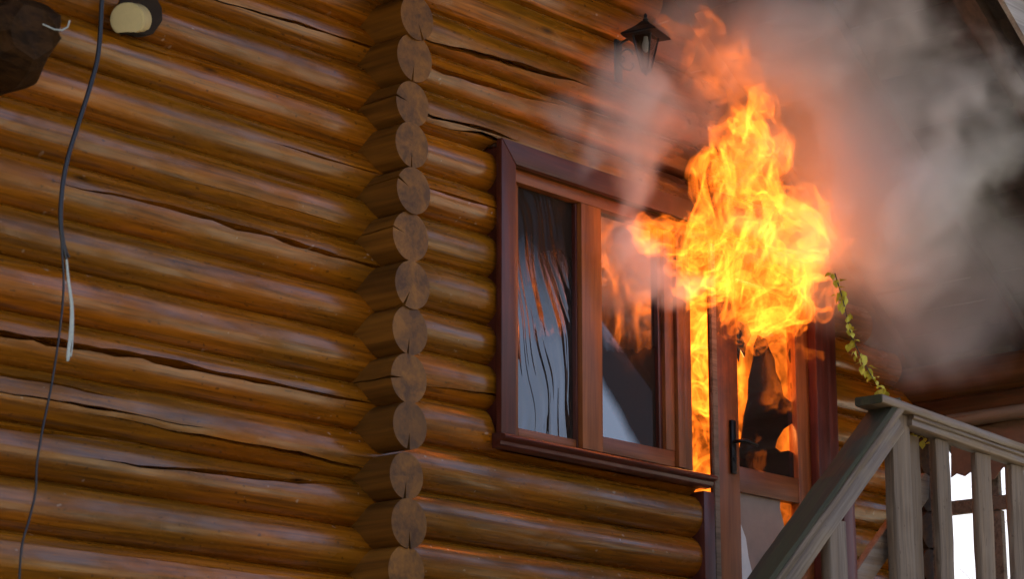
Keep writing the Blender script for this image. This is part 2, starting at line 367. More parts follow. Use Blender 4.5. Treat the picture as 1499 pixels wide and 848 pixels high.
# ------------------------------------------------------------------ logs
def log_mesh(x0, x1, r, cracks=(), seed=0, clip=None, caps=(True, True), step=0.07, fine=(-3.0, 5.0), nring=30, wander=0.006):
    """round timber along X. cracks: list of [(x, theta, width, depth), ...]; theta 0 faces -Y, +90 deg is up"""
    rnd = np.random.default_rng(seed)
    xs = []; x = x0
    while x < x1 - 1e-4:
        xs.append(x); x += step if fine[0] <= x <= fine[1] else step * 5
    xs.append(x1); xs = np.array(xs); n = len(xs)
    wav = lambda f, s: vnoise(xs * f + seed * 3.1, np.full(n, 0.37 * s), np.full(n, seed * 0.71), s)
    rr = r * (1 + 0.028 * wav(0.9, 1) + 0.016 * wav(3.4, 2)); ay = wander * wav(0.7, 3); az = wander * 0.7 * wav(0.8, 4)
    tr = []
    for c in cracks:
        c = sorted(c); px, th, wd, dp = (np.array([q[i] for q in c], float) for i in range(4))
        t = np.interp(xs, px, th); wv = np.interp(xs, px, wd, left=0, right=0); dv = np.interp(xs, px, dp, left=0, right=0)
        t = t + (0.05 * wav(5.0, 5) + 0.03 * wav(14, 6)) * np.clip(wv / 0.004, 0, 1)
        wv = wv * (1 + 0.55 * wav(9.0, 7))
        tr.append((t.mean(), t, np.maximum(wv, 0.0006), dv))
    tr.sort(key=lambda q: q[0])
    if not tr: tr = [(math.pi * 0.9, np.full(n, math.pi * 0.9), np.full(n, 0.0006), np.zeros(n))]
    ang = []; rad = []; K = len(tr)
    for i in range(K):
        _, t, wv, dv = tr[i]
        t2 = tr[(i + 1) % K][1] + (2 * math.pi if i == K - 1 else 0); w2 = tr[(i + 1) % K][2]
        ang += [t - wv / rr / 2, t, t + wv / rr / 2]; rad += [rr, rr - dv, rr]
        a, b = t + wv / rr / 2, t2 - w2 / rr / 2
        m = max(2, int(round(nring * float((b - a).mean()) / (2 * math.pi))))
        for k in range(1, m): ang.append(a + (b - a) * k / m); rad.append(rr)
    A = np.array(ang).T; Q = np.array(rad).T                      # n x ring
    kn = []
    for k in range(int((min(x1, fine[1]) - max(x0, fine[0])) * 0.9)):
        kx = rnd.uniform(max(x0, fine[0]), min(x1, fine[1])); kt = rnd.uniform(-1.3, 1.2)
        dd = ((xs[:, None] - kx) / 0.05) ** 2 + ((A - kt) / 0.28) ** 2
        Q = Q + 0.006 * np.exp(-dd)
    X = np.repeat(xs[:, None], A.shape[1], 1); Y = -Q * np.cos(A) + ay[:, None]; Z = Q * np.sin(A) + az[:, None]
    if clip is not None: X, Y, Z = clip(X, Y, Z)
    P = np.stack([X, Y, Z], -1).reshape(-1, 3); nr = A.shape[1]
    fs = [(i * nr + k, i * nr + (k + 1) % nr, (i + 1) * nr + (k + 1) % nr, (i + 1) * nr + k) for i in range(n - 1) for k in range(nr)]
    nside = len(fs); P = list(map(tuple, P))
    for e, i in ((0, 0), (1, n - 1)):
        if caps[e]:
            c = len(P); P.append((float(xs[i]), float(ay[i]), float(az[i])))
            fs += [(i * nr + k, i * nr + (k + 1) % nr, c) if e else (i * nr + (k + 1) % nr, i * nr + k, c) for k in range(nr)]
    m = bpy.data.meshes.new('log'); m.from_pydata(P, [], fs)
    m.polygons.foreach_set('use_smooth', [j < nside for j in range(len(fs))])
    m.polygons.foreach_set('material_index', [0 if j < nside else 1 for j in range(len(fs))])
    m.set_sharp_from_angle(angle=0.75)
    return m

# heights of the joints between the facade logs, as measured on the photograph
JY = [37, 95, 160, 220, 287, 352, 424, 489, 559, 629, 701, 771, 841]
JX = [528, 527, 525, 522, 520, 516, 515, 514, 513, 513, 511, 511, 510]
J = [at(x, y, -0.053).z for x, y in zip(JX, JY)][::-1]               # upward
while J[0] > 0.62: J.insert(0, J[0] - 0.2205)
while J[-1] < 5.3: J.append(J[-1] + 0.215)
HX0 = -7.5                                                             # west end of the house
ROOF = lambda x: 3.05 + 0.7536 * (4.53 - x)                           # underside of the roof
ROOFX = lambda z: 4.53 - (z - 3.05) / 0.7536

house = tag(empty('log_house', (0, 0, 0)), 'amber varnished log house with its front door on fire under a dark gable roof', 'house')
front = tag(empty('wall', parent=house), 'front wall of round amber logs')
cross = tag(empty('wall', parent=house), 'inner wall whose round log ends stick out of the front wall')

CR = [  # cracks seen on the photograph: pixels along each, width in mm
    ([(135, 280), (250, 302), (415, 350), (540, 387)], [3, 7, 10, 7]),
    ([(210, 70), (300, 95), (380, 118), (535, 170)], [3, 7, 6, 4]),
    ([(330, 5), (440, 35), (545, 70)], [3, 5, 4]),
    ([(0, 489), (200, 521), (325, 549), (530, 589)], [11, 12, 9, 4]),
    ([(0, 549), (75, 562), (150, 579)], [7, 7, 2]),
    ([(205, 621), (325, 646), (420, 664), (515, 684)], [3, 7, 8, 9]),
    ([(0, 626), (110, 638), (220, 651)], [10, 9, 3]),
    ([(205, 684), (320, 691), (430, 704), (515, 711)], [3, 9, 8, 4]),
    ([(455, 225), (540, 250)], [3, 4]),
    ([(0, 576), (140, 598), (280, 624)], [2, 5, 2]),
    ([(630, 60), (715, 82), (800, 107), (840, 118)], [6, 9, 9, 4]),
    ([(640, 100), (705, 120), (775, 142), (820, 152)], [8, 11, 9, 3]),
    ([(635, 170), (690, 184), (735, 197)], [8, 8, 4]),
    ([(665, 190), (700, 194), (735, 207)], [2, 6, 5]),
    ([(635, 277), (690, 294), (735, 307)], [5, 5, 5]),
    ([(628, 566), (700, 575), (738, 580)], [3, 4, 3]),
]
def cracks_for(zc, r, x0, x1, seed):
    out = []
    for pts, wd in CR:
        q = []
        for (px, py), wmm in zip(pts, wd):
            y = -r
            for _ in range(3):
                p = at(px, py, y); dz = max(-r * 0.97, min(r * 0.97, p.z - zc)); y = -math.sqrt(r * r - dz * dz)
            q.append((p.x, math.asin(dz / r), wmm * 0.0026, 0.030 + wmm * 0.0055, p.z))
        mz = sum(c[4] for c in q) / len(q)
        if abs(mz - zc) < r * 0.93 and q[0][0] < x1 and q[-1][0] > x0:
            q = [c[:4] for c in q]
            a, b = q[0], q[-1]
            q = [(a[0] - 0.25, a[1] + 0.02, 0, 0)] + q + [(b[0] + 0.12, b[1] - 0.02, 0, 0)]
            out.append(q)
    rnd = random.Random(seed)
    if len(out) < 2:
        for _ in range(2 - len(out)):
            if rnd.random() < 0.75:
                c = rnd.uniform(max(x0, -2.4), min(x1, 4.5)); L = rnd.uniform(0.25, 0.7); th = rnd.choice([-1, 1]) * rnd.uniform(0.25, 0.95)
                if all(abs(th - o[1][1]) > 0.3 for o in out):
                    wq = rnd.uniform(0.002, 0.006)
                    out.append([(c - L, th, 0, 0), (c - L * 0.3, th + 0.03, wq, 0.01), (c + L * 0.4, th - 0.02, wq * 0.8, 0.01), (c + L, th - 0.05, 0, 0)])
    return out
WX0, WX1, SILL, HEAD = 0.800, 3.60, 2.035, 3.575
def set_log(o, mat):
    o.data.materials.clear(); o.data.materials.append(mat); o.data.materials.append(M['end'])
for i in range(len(J) - 1):
    zc = (J[i] + J[i + 1]) / 2; h = J[i + 1] - J[i]; r = h / 2 * 1.065
    xr = min(4.62, ROOFX(zc + r) - 0.02)
    spans = []
    lo, hi = SILL - zc - 0.012, HEAD - zc + 0.012
    if zc + h / 2 <= SILL + 0.01: spans = [(HX0, 2.414, None), (3.64, 4.60, None)]
    elif zc - h / 2 < SILL and zc < SILL + 0.1:                        # the log under the sill, cut down to carry it
        spans = [(HX0, 2.414, lambda X, Y, Z, lo=lo: (X, Y, np.where(X > WX0, np.minimum(Z, lo), Z))), (3.64, 4.60, None)]
    elif zc + h / 2 < HEAD: spans = [(HX0, WX0, None)] + ([(3.64, min(4.60, xr), None)] if zc < 3.35 else [])
    elif zc - h / 2 < HEAD: spans = [(HX0, xr, lambda X, Y, Z, hi=hi: (X, Y, np.where((X > WX0) & (X < WX1), np.maximum(Z, hi), Z)))]
    else: spans = [(HX0, xr, None)]
    for (a, b, clip) in spans:
        if b - a < 0.1: continue
        me = log_mesh(a, b, r, cracks_for(zc, r, a, b, 40 + i + int(a)), seed=3 + i * 2 + (1 if a > 0 else 0), clip=clip)
        o = obj('log', me, None, front, (0, 0, zc)); set_log(o, M['log'])
# the inner wall's logs: their round sawn ends stand out of the facade
ENDCR = {0: -1.6, 1: -1.65, 2: -1.5, 3: -1.55, 4: -0.1, 5: -1.45, 6: -1.1, 7: 0.2, 8: 0.35, 9: -1.6, 10: 0.1, 11: -1.5, 12: -2.0, 13: 2.2}
vis = [k for k, z in enumerate(J) if 1.3 < z]
for k, z in enumerate(J[:-1]):
    y_end = -0.292 - 0.011 * max(0, z - 2.2) - 0.011 * math.sin(k * 2.3 + 0.6 * k * k)
    th = ENDCR.get(k - vis[0], -1.5)
    rr = 0.1135 + 0.0045 * math.sin(k * 1.7 + 0.9 * k * k)
    # log along local X = world -Y ; local theta 0 (-Y local) -> world -X after a turn of -90 deg about Z
    c1 = [(-0.6, th, 0.001, 0.004), (y_end * -1 - 0.22, th, 0.006, 0.025), (-y_end - 0.05, th + 0.03, 0.010, 0.05), (-y_end, th + 0.04, 0.015, 0.080)]
    me = log_mesh(-0.75, -y_end, rr, [c1], seed=200 + k, step=0.045, fine=(-0.1, 1), wander=0.003)
    o = obj('log', me, None, cross, (0.0, 0, z + 0.004), (0, 0, R(-90))); set_log(o, M['log_side'])

# gable, back and side of the house beyond the picture
gb = MB().prism([(HX0, 0.02, 5.15), (ROOFX(5.15) - 0.05, 0.02, 5.15), (-1.5, 0.02, ROOF(-1.5) - 0.05), (HX0, 0.02, ROOF(-1.5) - 0.05 - 0.7536 * 6.0)], (0, 0.08, 0))
obj('gable_panel', gb.mesh('gable_panel'), M['log_side'], house)
piece('lower_storey', (HX0 + 0.05, -0.06, -1.75), (4.55, 8.4, 0.66), M['stone'], house, 0.01)
piece('back_wall', (HX0 + 0.05, 8.1, 0.6), (4.5, 8.35, 3.2), M['log_side'], house, 0)
piece('end_wall', (HX0 + 0.02, 0.3, 0.6), (HX0 + 0.2, 8.1, 3.4), M['log_side'], house, 0)
# the burning room behind the door
room = empty('room', (0, 0, 0), house)
piece('floor', (0.25, 0.16, 1.16), (4.35, 3.0, 1.28), M['soot'], room, 0)
piece('ceiling', (0.25, 0.16, 3.72), (3.5, 3.0, 3.8), M['soot'], room, 0)
piece('inner_wall', (0.25, 3.0, 1.2), (4.35, 3.1, 3.8), M['soot'], room, 0)
piece('inner_wall', (4.30, 0.16, 1.2), (4.40, 3.0, 3.3), M['soot'], room, 0)
piece('inner_wall', (0.15, 0.16, 1.2), (0.25, 3.0, 3.8), M['soot'], room, 0)

# ------------------------------------------------------------------ roof over the gable
roof = tag(empty('roof', parent=house), 'dark boarded underside of the gable roof')
sl = math.atan(0.7536)
VERGE = -1.89
def roof_pt(x, y, dz=0.0): return Vector((x, y, ROOF(x) + dz))
k = 0; x = 5.2
while x > -1.5:                                                     # boards run from the verge into the house
    x2 = x - 0.145
    p = [roof_pt(x, VERGE + 0.03, 0.10), roof_pt(x2 + 0.006, VERGE + 0.03, 0.10), roof_pt(x2 + 0.006, VERGE + 0.03, 0.125), roof_pt(x, VERGE + 0.03, 0.125)]
    obj('plank', MB().prism(p, (0, 2.6, 0)).mesh('plank'), M['dark_wood'], roof); x = x2
for ry, wd in ((-0.10, 0.11), (-0.94, 0.12), (-1.76, 0.12)):          # rafters
    a, b = roof_pt(5.15, ry, 0.0), roof_pt(-1.5, ry, 0.0)
    obj('rafter', MB().prism([a, b, b + Vector((0, 0, 0.1)), a + Vector((0, 0, 0.1))], (0, wd, 0)).mesh('rafter'), M['dark_wood'], roof)
a, b = roof_pt(5.3, VERGE, -0.03), roof_pt(-1.55, VERGE, -0.03)
obj('bargeboard', MB().prism([a, b, b + Vector((0, 0, 0.22)), a + Vector((0, 0, 0.22))], (0, -0.03, 0)).mesh('bargeboard'), M['barge'], roof)
a, b = roof_pt(5.32, VERGE - 0.06, 0.19), roof_pt(-1.5, VERGE - 0.06, 0.19)
obj('roof_sheet', MB().prism([a, b, b + Vector((0, 0, 0.03)), a + Vector((0, 0, 0.03))], (0, 10.5, 0)).mesh('roof_sheet'), M['metal_roof'], roof)
c = Vector((HX0 - 0.8, VERGE - 0.06, b.z - 0.7536 * (6.8)))
obj('roof_sheet', MB().prism([b, c, c + Vector((0, 0, 0.03)), b + Vector((0, 0, 0.03))], (0, 10.5, 0)).mesh('roof_sheet'), M['metal_roof'], roof)
piece('ridge_log', (-1.62, VERGE + 0.05, ROOF(-1.5) - 0.2), (-1.38, 8, ROOF(-1.5) - 0.02), M['dark_wood'], roof, 0.03)

# ------------------------------------------------------------------ side wall of the porch
side = tag(empty('wall', parent=house), 'porch side wall of dark smoky logs')
SX = 4.56
zc = 1.0
zs = [2.90 - 0.22 * q for q in range(0, 10)]
for q, z in enumerate(zs):
    L = 1.75 if z > 2.62 else 0.20
    me = log_mesh(-0.02, L, 0.118, [], seed=300 + q, fine=(-1, 3), step=0.09)
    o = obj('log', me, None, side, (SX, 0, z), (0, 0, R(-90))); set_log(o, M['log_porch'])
pole = log_mesh(0.45, 1.78, 0.042, [], seed=331, fine=(-1, 3), step=0.06, nring=20, wander=0.012)
o = obj('pole', pole, None, side, (4.37, 0, 2.615), (0, 0, R(-90))); set_log(o, M['rail_wood'])
win2 = tag(empty('window', parent=house), 'small glassless porch window with a grey cross bar')
X0, X1 = 4.50, 4.54
my0, my1 = atx(1468, 800, X0).y, atx(1442, 800, X1).y
piece('jamb', (X0, -0.27, 1.45), (X1 + 0.06, -0.235, 2.62), M['grey_wood'], win2)
piece('jamb', (X0, -1.75, 1.0), (X1, -1.66, 2.66), M['grey_wood'], win2)
piece('cross_bar', (X0 - 0.01, -1.66, 2.085), (X1 - 0.01, -0.27, 2.168), M['grey_wood'], win2)
piece('mullion', (X0, my0, 1.5), (X1, my1, 2.083), M['grey_wood'], win2)
piece('mullion', (X0, my0 + 0.01, 2.17), (X1, my1 - 0.01, 2.62), M['grey_wood'], win2)
piece('mullion', (X0, -1.24, 1.5), (X1, -1.12, 2.083), M['grey_wood'], win2)
piece('sill', (X0 - 0.04, -1.70, 1.40), (X1 + 0.05, -0.23, 1.46), M['grey_wood'], win2)
for q in range(4):
    me = log_mesh(0.40, 1.75, 0.118, [], seed=350 + q, fine=(-1, 3), step=0.12)
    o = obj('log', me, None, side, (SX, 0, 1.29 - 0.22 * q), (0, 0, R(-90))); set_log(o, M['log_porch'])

# ------------------------------------------------------------------ window with its casing
win = tag(empty('window', parent=house), 'two-pane casement window in a dark red casing beside the burning door')
def casing_prism(poly, y, d): return MB().prism([(x, y, z) for x, z in poly], (0, d, 0)).mesh('casing', bevel=0.006)
# mitred casing, dark red
obj('casing', casing_prism([(0.765, 2.07), (0.872, 2.07), (0.872, 3.462), (0.765, 3.578)], -0.172, 0.038), M['casing_upright'], win)
obj('casing', casing_prism([(0.767, 3.581), (0.875, 3.465), (3.53, 3.465), (3.645, 3.581)], -0.172, 0.038), M['casing'], win)
piece('casing', (0.797, -0.132, 2.03), (0.846, 0.10, 3.55), M['casing'], win)
piece('frame_head', (0.846, -0.115, 3.40), (3.50, 0.06, 3.464), M['sash'], win)
piece('frame_jamb', (0.848, -0.110, 2.078), (0.945, 0.06, 3.40), M['sash'], win)
piece('frame_foot', (0.848, -0.105, 2.05), (2.37, 0.06, 2.11), M['sash'], win)
# fixed pane
piece('sash_stile', (0.946, -0.085, 2.11), (0.985, -0.03, 3.399), M['sash'], win)
piece('mullion', (1.440, -0.116, 2.11), (1.600, -0.01, 3.399), M['sash'], win)
piece('sash_stile', (1.425, -0.088, 2.11), (1.439, -0.03, 3.399), M['casing'], win)
piece('sash_rail', (0.986, -0.085, 2.11), (1.424, -0.03, 2.155), M['sash'], win)
def pane(a, b, y, mat, parent, n=1):
    (x0, z0), (x1, z1) = a, b
    return obj('pane', MB().box((0, -0.003, 0), (x1 - x0, 0.003, z1 - z0)).mesh('pane'), mat, parent, (x0, y, z0))
pane((0.98, 2.15), (1.43, 3.40), -0.060, M['glass_wavy'], win)
# opening sash
piece('sash_rail', (1.601, -0.108, 2.112), (2.203, -0.03, 2.195), M['sash'], win)
piece('sash_stile', (2.128, -0.110, 2.196), (2.205, -0.03, 3.398), M['sash'], win)
piece('glazing_bead', (2.098, -0.088, 2.196), (2.127, -0.03, 3.398), M['casing'], win)
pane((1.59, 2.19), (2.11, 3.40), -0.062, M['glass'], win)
# posts between window and door
piece('post', (2.212, -0.128, 2.112), (2.272, 0.06, 3.398), M['sash'], win)
piece('post', (2.276, -0.112, 2.112), (2.335, 0.06, 3.398), M['sash'], win)
piece('post', (2.339, -0.098, 2.112), (2.370, 0.0, 3.398), M['sash'], win)
# sill, two steps and a worn nose
sp = [(-0.208, 2.058), (-0.215, 2.068), (-0.208, 2.080), (-0.19, 2.086), (-0.125, 2.092), (-0.125, 2.018), (-0.165, 2.022), (-0.180, 2.032), (-0.182, 2.050)]
obj('sill', MB().prism([(0.748, y, z) for y, z in sp], (1.69, 0, 0)).mesh('sill', bevel=0.003), M['casing'], win)

# ------------------------------------------------------------------ door
door = tag(empty('door', parent=house), 'burning glazed wooden door with a broken pane')
piece('casing', (2.412, -0.135, 1.25), (2.505, 0.05, 2.008), M['casing'], door)
piece('door_edge', (2.524, -0.126, 1.30), (2.566, -0.106, 3.398), M['grey_wood'], door)
piece('stile', (2.568, -0.12, 1.31), (2.758, -0.06, 3.36), M['sash'], door)
piece('stile', (3.312, -0.12, 1.31), (3.49, -0.06, 3.36), M['sash'], door)
piece('rail', (2.759, -0.118, 2.045), (3.311, -0.062, 2.185), M['sash'], door)
piece('rail', (2.759, -0.118, 3.24), (3.311, -0.062, 3.36), M['sash'], door)
piece('rail', (2.759, -0.118, 1.31), (3.311, -0.062, 1.46), M['sash'], door)
piece('casing', (3.432, -0.180, 1.28), (3.548, -0.122, 3.462), M['casing'], door)
piece('casing', (3.552, -0.172, 1.28), (3.645, 0.05, 3.462), M['casing'], door)
def px_poly(pts, y): return [(at(px, py, y).x, y, at(px, py, y).z) for px, py in pts]
# lower panel with a hole burnt through its upper corner
lp = [(2.750, 1.44), (3.32, 1.44), (3.32, 1.96), (3.26, 1.90), (3.235, 1.87), (3.21, 1.885), (3.185, 1.955), (3.165, 2.0), (3.172, 2.06), (2.750, 2.06)]
obj('panel', MB().prism([(x, -0.09, z) for x, z in lp], (0, 0.018, 0)).mesh('panel'), M['panel'], door)
fl = [(2.770, 1.45), (2.90, 1.45), (2.885, 1.62), (2.855, 1.70), (2.835, 1.80), (2.80, 1.86), (2.775, 1.9)]
obj('paint_patch', MB().prism([(x, -0.0935, z) for x, z in fl], (0, 0.003, 0)).mesh('paint_patch'), M['white_paint'], door)
# what is left of the door pane
sh = [[(1079, 694), (1081, 668), (1086, 640), (1089, 610), (1095, 585), (1096, 556), (1102, 530), (1104, 506), (1110, 491), (1122, 497), (1127, 512), (1134, 526), (1136, 545), (1143, 560), (1147, 580), (1156, 588), (1174, 593), (1174, 617), (1160, 620), (1147, 629), (1138, 644), (1135, 656), (1143, 662), (1154, 660), (1172, 669), (1172, 716)],
      [(1174, 590), (1162, 586), (1158, 566), (1160, 540), (1154, 520), (1160, 500), (1166, 470), (1176, 470)],
      [(1078, 470), (1094, 474), (1100, 492), (1092, 508), (1090, 524), (1084, 512), (1082, 530), (1079, 522)]]
for p in sh:
    obj('glass_shard', MB().prism(px_poly(p, -0.088), (0, 0.005, 0)).mesh('glass_shard'), M['glass_soot'], door)
h0 = at(1074, 650, -0.135)
hm = MB(); hm.box((-0.022, -0.014, -0.17), (0.022, 0.014, 0.125)).mesh('x')
obj('handle_plate', MB().box((-0.021, -0.008, -0.165), (0.021, 0.010, 0.130)).mesh('handle_plate', bevel=0.006), M['handle'], door, (h0.x, -0.132, h0.z))
obj('handle', MB().tube([(0, 0, 0.01), (0, -0.05, 0.01), (0.012, -0.063, 0.01), (0.05, -0.065, 0.008), (0.13, -0.062, 0.0)], [0.011, 0.010, 0.011, 0.011, 0.009], 10).mesh('handle', smooth=0.8), M['handle'], door, (h0.x, -0.138, h0.z))
obj('keyhole', MB().tube([(0, 0, -0.085), (0, -0.006, -0.085)], 0.014, 12).mesh('keyhole', smooth=0.8), M['handle'], door, (h0.x, -0.139, h0.z))

# ------------------------------------------------------------------ overhang out of view, added to shade the west half of the wall
overhang_root = tag(empty('shade_overhang', parent=house), 'dark boarded balcony above the log wall')
y = -0.14
while y > -1.35:
    piece('floor_plank', (HX0, y - 0.14, 4.36), (0.05, y - 0.004, 4.40), M['dark_wood'], overhang_root, 0); y -= 0.145
for x in (-6.5, -4.6, -0.8): piece('joist', (x - 0.07, -1.32, 4.20), (x + 0.07, 0.0, 4.355), M['dark_wood'], overhang_root, 0.01)
piece('edge_beam', (HX0, -1.42, 4.22), (0.07, -1.325, 4.42), M['dark_wood'], overhang_root, 0.01)
# ------------------------------------------------------------------ porch floor and stair
porch = tag(empty('porch_stair', (2.2, -1.6, -1.6)), 'weathered wooden stair and landing in front of the burning door', 'stairs')
def pc(name, a, b, mat): 
    o = piece(name, a, b, mat, porch, 0.004); o.matrix_parent_inverse = Matrix.Translation((-2.2, 1.6, 1.6)); return o
x = 1.95
while x < 4.4:
    pc('floor_plank', (x, -1.72, 1.22), (x + 0.125, -0.16, 1.255), M['grey_wood']); x += 0.133
for y in (-1.68, -0.9, -0.24): pc('joist', (1.93, y - 0.04, 1.06), (4.44, y + 0.04, 1.217), M['grey_wood'])
for x in (2.0, 4.3): pc('post', (x - 0.06, -1.70, -1.62), (x + 0.06, -1.58, 1.058), M['grey_wood'])
NS = 14
for q in range(NS):
    z = 1.06 - q * 0.2; x = 1.93 - q * 0.222
    if z > -1.6: pc('tread', (x - 0.26, -1.60, z - 0.035), (x + 0.02, -0.52, z), M['grey_wood'])
for y in (-1.645, -0.51):
    a = Vector((1.93, y, 1.0)); b = Vector((1.93 - 2.6 / 0.9009, y, -1.6))
    o = board('stringer', b, a, 0.04, 0.24, M['grey_wood'], porch, 5); o.matrix_parent_inverse = Matrix.Translation((-2.2, 1.6, 1.6))

# ------------------------------------------------------------------ balustrade
RY = -1.6
rail = tag(empty('stair_railing', (2.05, RY, 1.26)), 'weathered grey wooden balustrade turning from the stair up to the landing', 'railing')
PI_ = Matrix.Translation((-2.05, -RY, -1.26))
def rb(*a, **k):
    o = board(*a, **k); o.matrix_parent_inverse = PI_; return o
tA, tB = at(1272, 590, RY), at(1499, 668, RY)
dr = (tB - tA).normalized(); tC = tA + dr * ((4.40 - tA.x) / dr.x)
# landing rail: a flat cap on a moulded rail
rb('handrail', tA + Vector((0, 0, 0.012)), tC + Vector((0, 0, 0.012)), 0.155, 0.042, M['rail_wood'], rail, seed=2, wob=0.003)
o = rb('rail_cap_end', tA + Vector((-0.006, 0, 0.012)), tA + Vector((-0.001, 0, 0.012)), 0.150, 0.040, M['moss_wood'], rail, seed=3)
e0 = at(1318, 618, RY); e0 = tA + dr * ((e0.x - tA.x) / dr.x)
rb('rail_moulding', e0 + Vector((0.02, -0.01, -0.040)), tC + Vector((0, -0.01, -0.040)), 0.085, 0.055, M['rail_wood'], rail, seed=4, wob=0.003)
rb('rail_bead', e0 + Vector((0.02, -0.050, -0.020)), tC + Vector((0, -0.050, -0.020)), 0.03, 0.022, M['rail_wood'], rail, seed=5, wob=0.002)
# sloping handrail of the stair: mossy top board with a pale edge, rail under it
sA, sB = at(1118, 848, RY), at(1296, 600, RY)
ds = (sB - sA).normalized(); nup = Vector((-ds.z, 0, ds.x))
sL = sA - ds * 3.4
rb('handrail', sL + nup * 0.012, sB + ds * 0.05 + nup * 0.012, 0.145, 0.026, M['moss_wood'], rail, seed=6, wob=0.005)
rb('handrail', sL - nup * 0.022, sB + ds * 0.04 - nup * 0.022, 0.152, 0.038, M['grey_wood'], rail, seed=7, wob=0.004)
rb('under_rail', sL + Vector((0, -0.01, 0)) - nup * 0.095, sB + ds * 0.02 + Vector((0, -0.01, 0)) - nup * 0.095, 0.05, 0.10, M['rail_wood'], rail, seed=8, wob=0.004)
def stand(px0, px1, py, y, wy, top, mat, seed, name='baluster', bot=1.30):
    a, b = at(px0, py, y - wy / 2), at(px1, py, y - wy / 2)
    xm = (a.x + b.x) / 2
    o = rb(name, Vector((xm, y, bot)), Vector((xm, y, top)), (b.x - a.x), wy, mat, rail, seed=seed, wob=0.005)
    return o
RZ = lambda x: (tA + dr * ((x - tA.x) / dr.x)).z
stand(1311, 1336, 720, RY, 0.06, RZ(2.1) - 0.012, M['grey_wood'], 10, 'newel_post')
stand(1334, 1349, 720, RY + 0.07, 0.04, RZ(2.2) - 0.07, M['grey_wood'], 11, 'newel_post')
stand(1375, 1394, 740, RY, 0.042, RZ(2.45) - 0.068, M['grey_wood'], 12)
stand(1433, 1454, 740, RY, 0.042, RZ(2.85) - 0.068, M['grey_wood'], 13)
stand(1483, 1503, 740, RY, 0.042, RZ(3.2) - 0.068, M['grey_wood'], 14)
for q in range(3): 
    xm = 3.62 + 0.36 * q; rb('baluster', Vector((xm, RY, 1.30)), Vector((xm, RY, RZ(xm) - 0.068)), 0.13, 0.075, M['grey_wood'], rail, seed=20 + q)
# stair balusters and the lower rail with its pointed end
for q, (a, b) in enumerate(((1208, 1229),)):
    p = at((a + b) / 2, 740, RY); rb('baluster', Vector((p.x, RY, 0.55)), Vector((p.x, RY, sA.z + (p.x - sA.x) * ds.z / ds.x - 0.17)), 0.135, 0.06, M['rail_wood'], rail, seed=30)
    p = at(1238, 740, RY + 0.06); rb('baluster', Vector((p.x, RY + 0.06, 0.55)), Vector((p.x, RY + 0.06, sA.z + (p.x - sA.x) * ds.z / ds.x - 0.17)), 0.09, 0.05, M['casing'], rail, seed=31)
for q in range(1, 8):
    xm = sA.x + 0.45 - q * 0.36; zt = sA.z + (xm - sA.x) * ds.z / ds.x - 0.17
    rb('baluster', Vector((xm, RY, zt - 0.75)), Vector((xm, RY, zt)), 0.12, 0.06, M['rail_wood'], rail, seed=33 + q)
lA, lB = at(1255, 860, RY + 0.06), at(1354, 716, RY + 0.06)
lo = (lB - lA).normalized()
poly = [lA - lo * 2.6 + nup * 0.055, lB + nup * 0.055 + lo * 0.06, lB + nup * 0.02 + lo * 0.085, lB - nup * 0.055 - lo * 0.005, lA - lo * 2.6 - nup * 0.055]
o = obj('lower_rail', MB().prism(poly, (0, 0.045, 0)).mesh('lower_rail', bevel=0.005), M['rail_wood'], rail); o.matrix_parent_inverse = PI_

# ------------------------------------------------------------------ chopped beam ends high on the wall
def chopped_beam(name, label, y_end, ctr_px, rad, seed, squash=0.9):
    c = at(*ctr_px, y_end); rnd = random.Random(seed); n = 9
    bm = bmesh.new(); rings = []
    ys = [0.0, y_end * 0.35, y_end * 0.7, y_end + 0.16, y_end + 0.05, y_end]
    sc = [1, 1.0, 1.02, 1.0, 0.84, 0.55]
    ph = [rnd.uniform(-0.15, 0.15) for _ in range(n)]; rk = [rnd.uniform(0.9, 1.1) for _ in range(n)]
    for yy, s in zip(ys, sc):
        ring = []
        for k in range(n):
            a = 2 * math.pi * k / n + ph[k]
            rr = rad * rk[k] * (s if s > 0.9 else s * rnd.uniform(0.8, 1.12))
            ring.append(bm.verts.new((math.cos(a) * rr, yy + (rnd.uniform(-0.05, 0.03) if s < 0.95 else 0), math.sin(a) * rr * squash)))
        rings.append(ring)
    for i in range(len(ys) - 1):
        for k in range(n): bm.faces.new((rings[i][k], rings[i][(k + 1) % n], rings[i + 1][(k + 1) % n], rings[i + 1][k]))
    bm.faces.new(rings[-1]); bm.faces.new(rings[0][::-1])
    bmesh.ops.subdivide_edges(bm, edges=bm.edges[:], cuts=3, use_grid_fill=True)
    for v_ in bm.verts:
        q_ = np.array([v_.co.x * 14 + seed, v_.co.y * 9, v_.co.z * 14]); v_.co += v_.co.normalized() * 0.014 * float(vnoise(q_[0:1], q_[1:2], q_[2:3], seed)[0])
    bmesh.ops.recalc_face_normals(bm, faces=bm.faces)
    m = bpy.data.meshes.new(name); bm.to_mesh(m); bm.free()
    return tag(obj(name, m, M['chop_wood'], None, (c.x, 0, c.z)), label)
b1 = chopped_beam('chopped_beam', None, -0.62, (46, 46), 0.195, 3); b1.parent = house
b1['label'] = 'rough axe-chopped dark beam end jutting from the wall'
b2 = chopped_beam('chopped_beam', None, -0.55, (14, -38), 0.150, 8); b2.parent = house
hk = at(84, 40, -0.66)
o = obj('hook_nail', MB().tube([hk + Vector((-0.07, 0, -0.005)), hk + Vector((-0.03, -0.02, -0.02)), hk + Vector((0.0, -0.03, -0.018)), hk + Vector((0.022, -0.035, 0.0)), hk + Vector((0.03, -0.035, 0.028))], 0.0032, 6).mesh('hook_nail', smooth=0.8), M['fibre'], house)

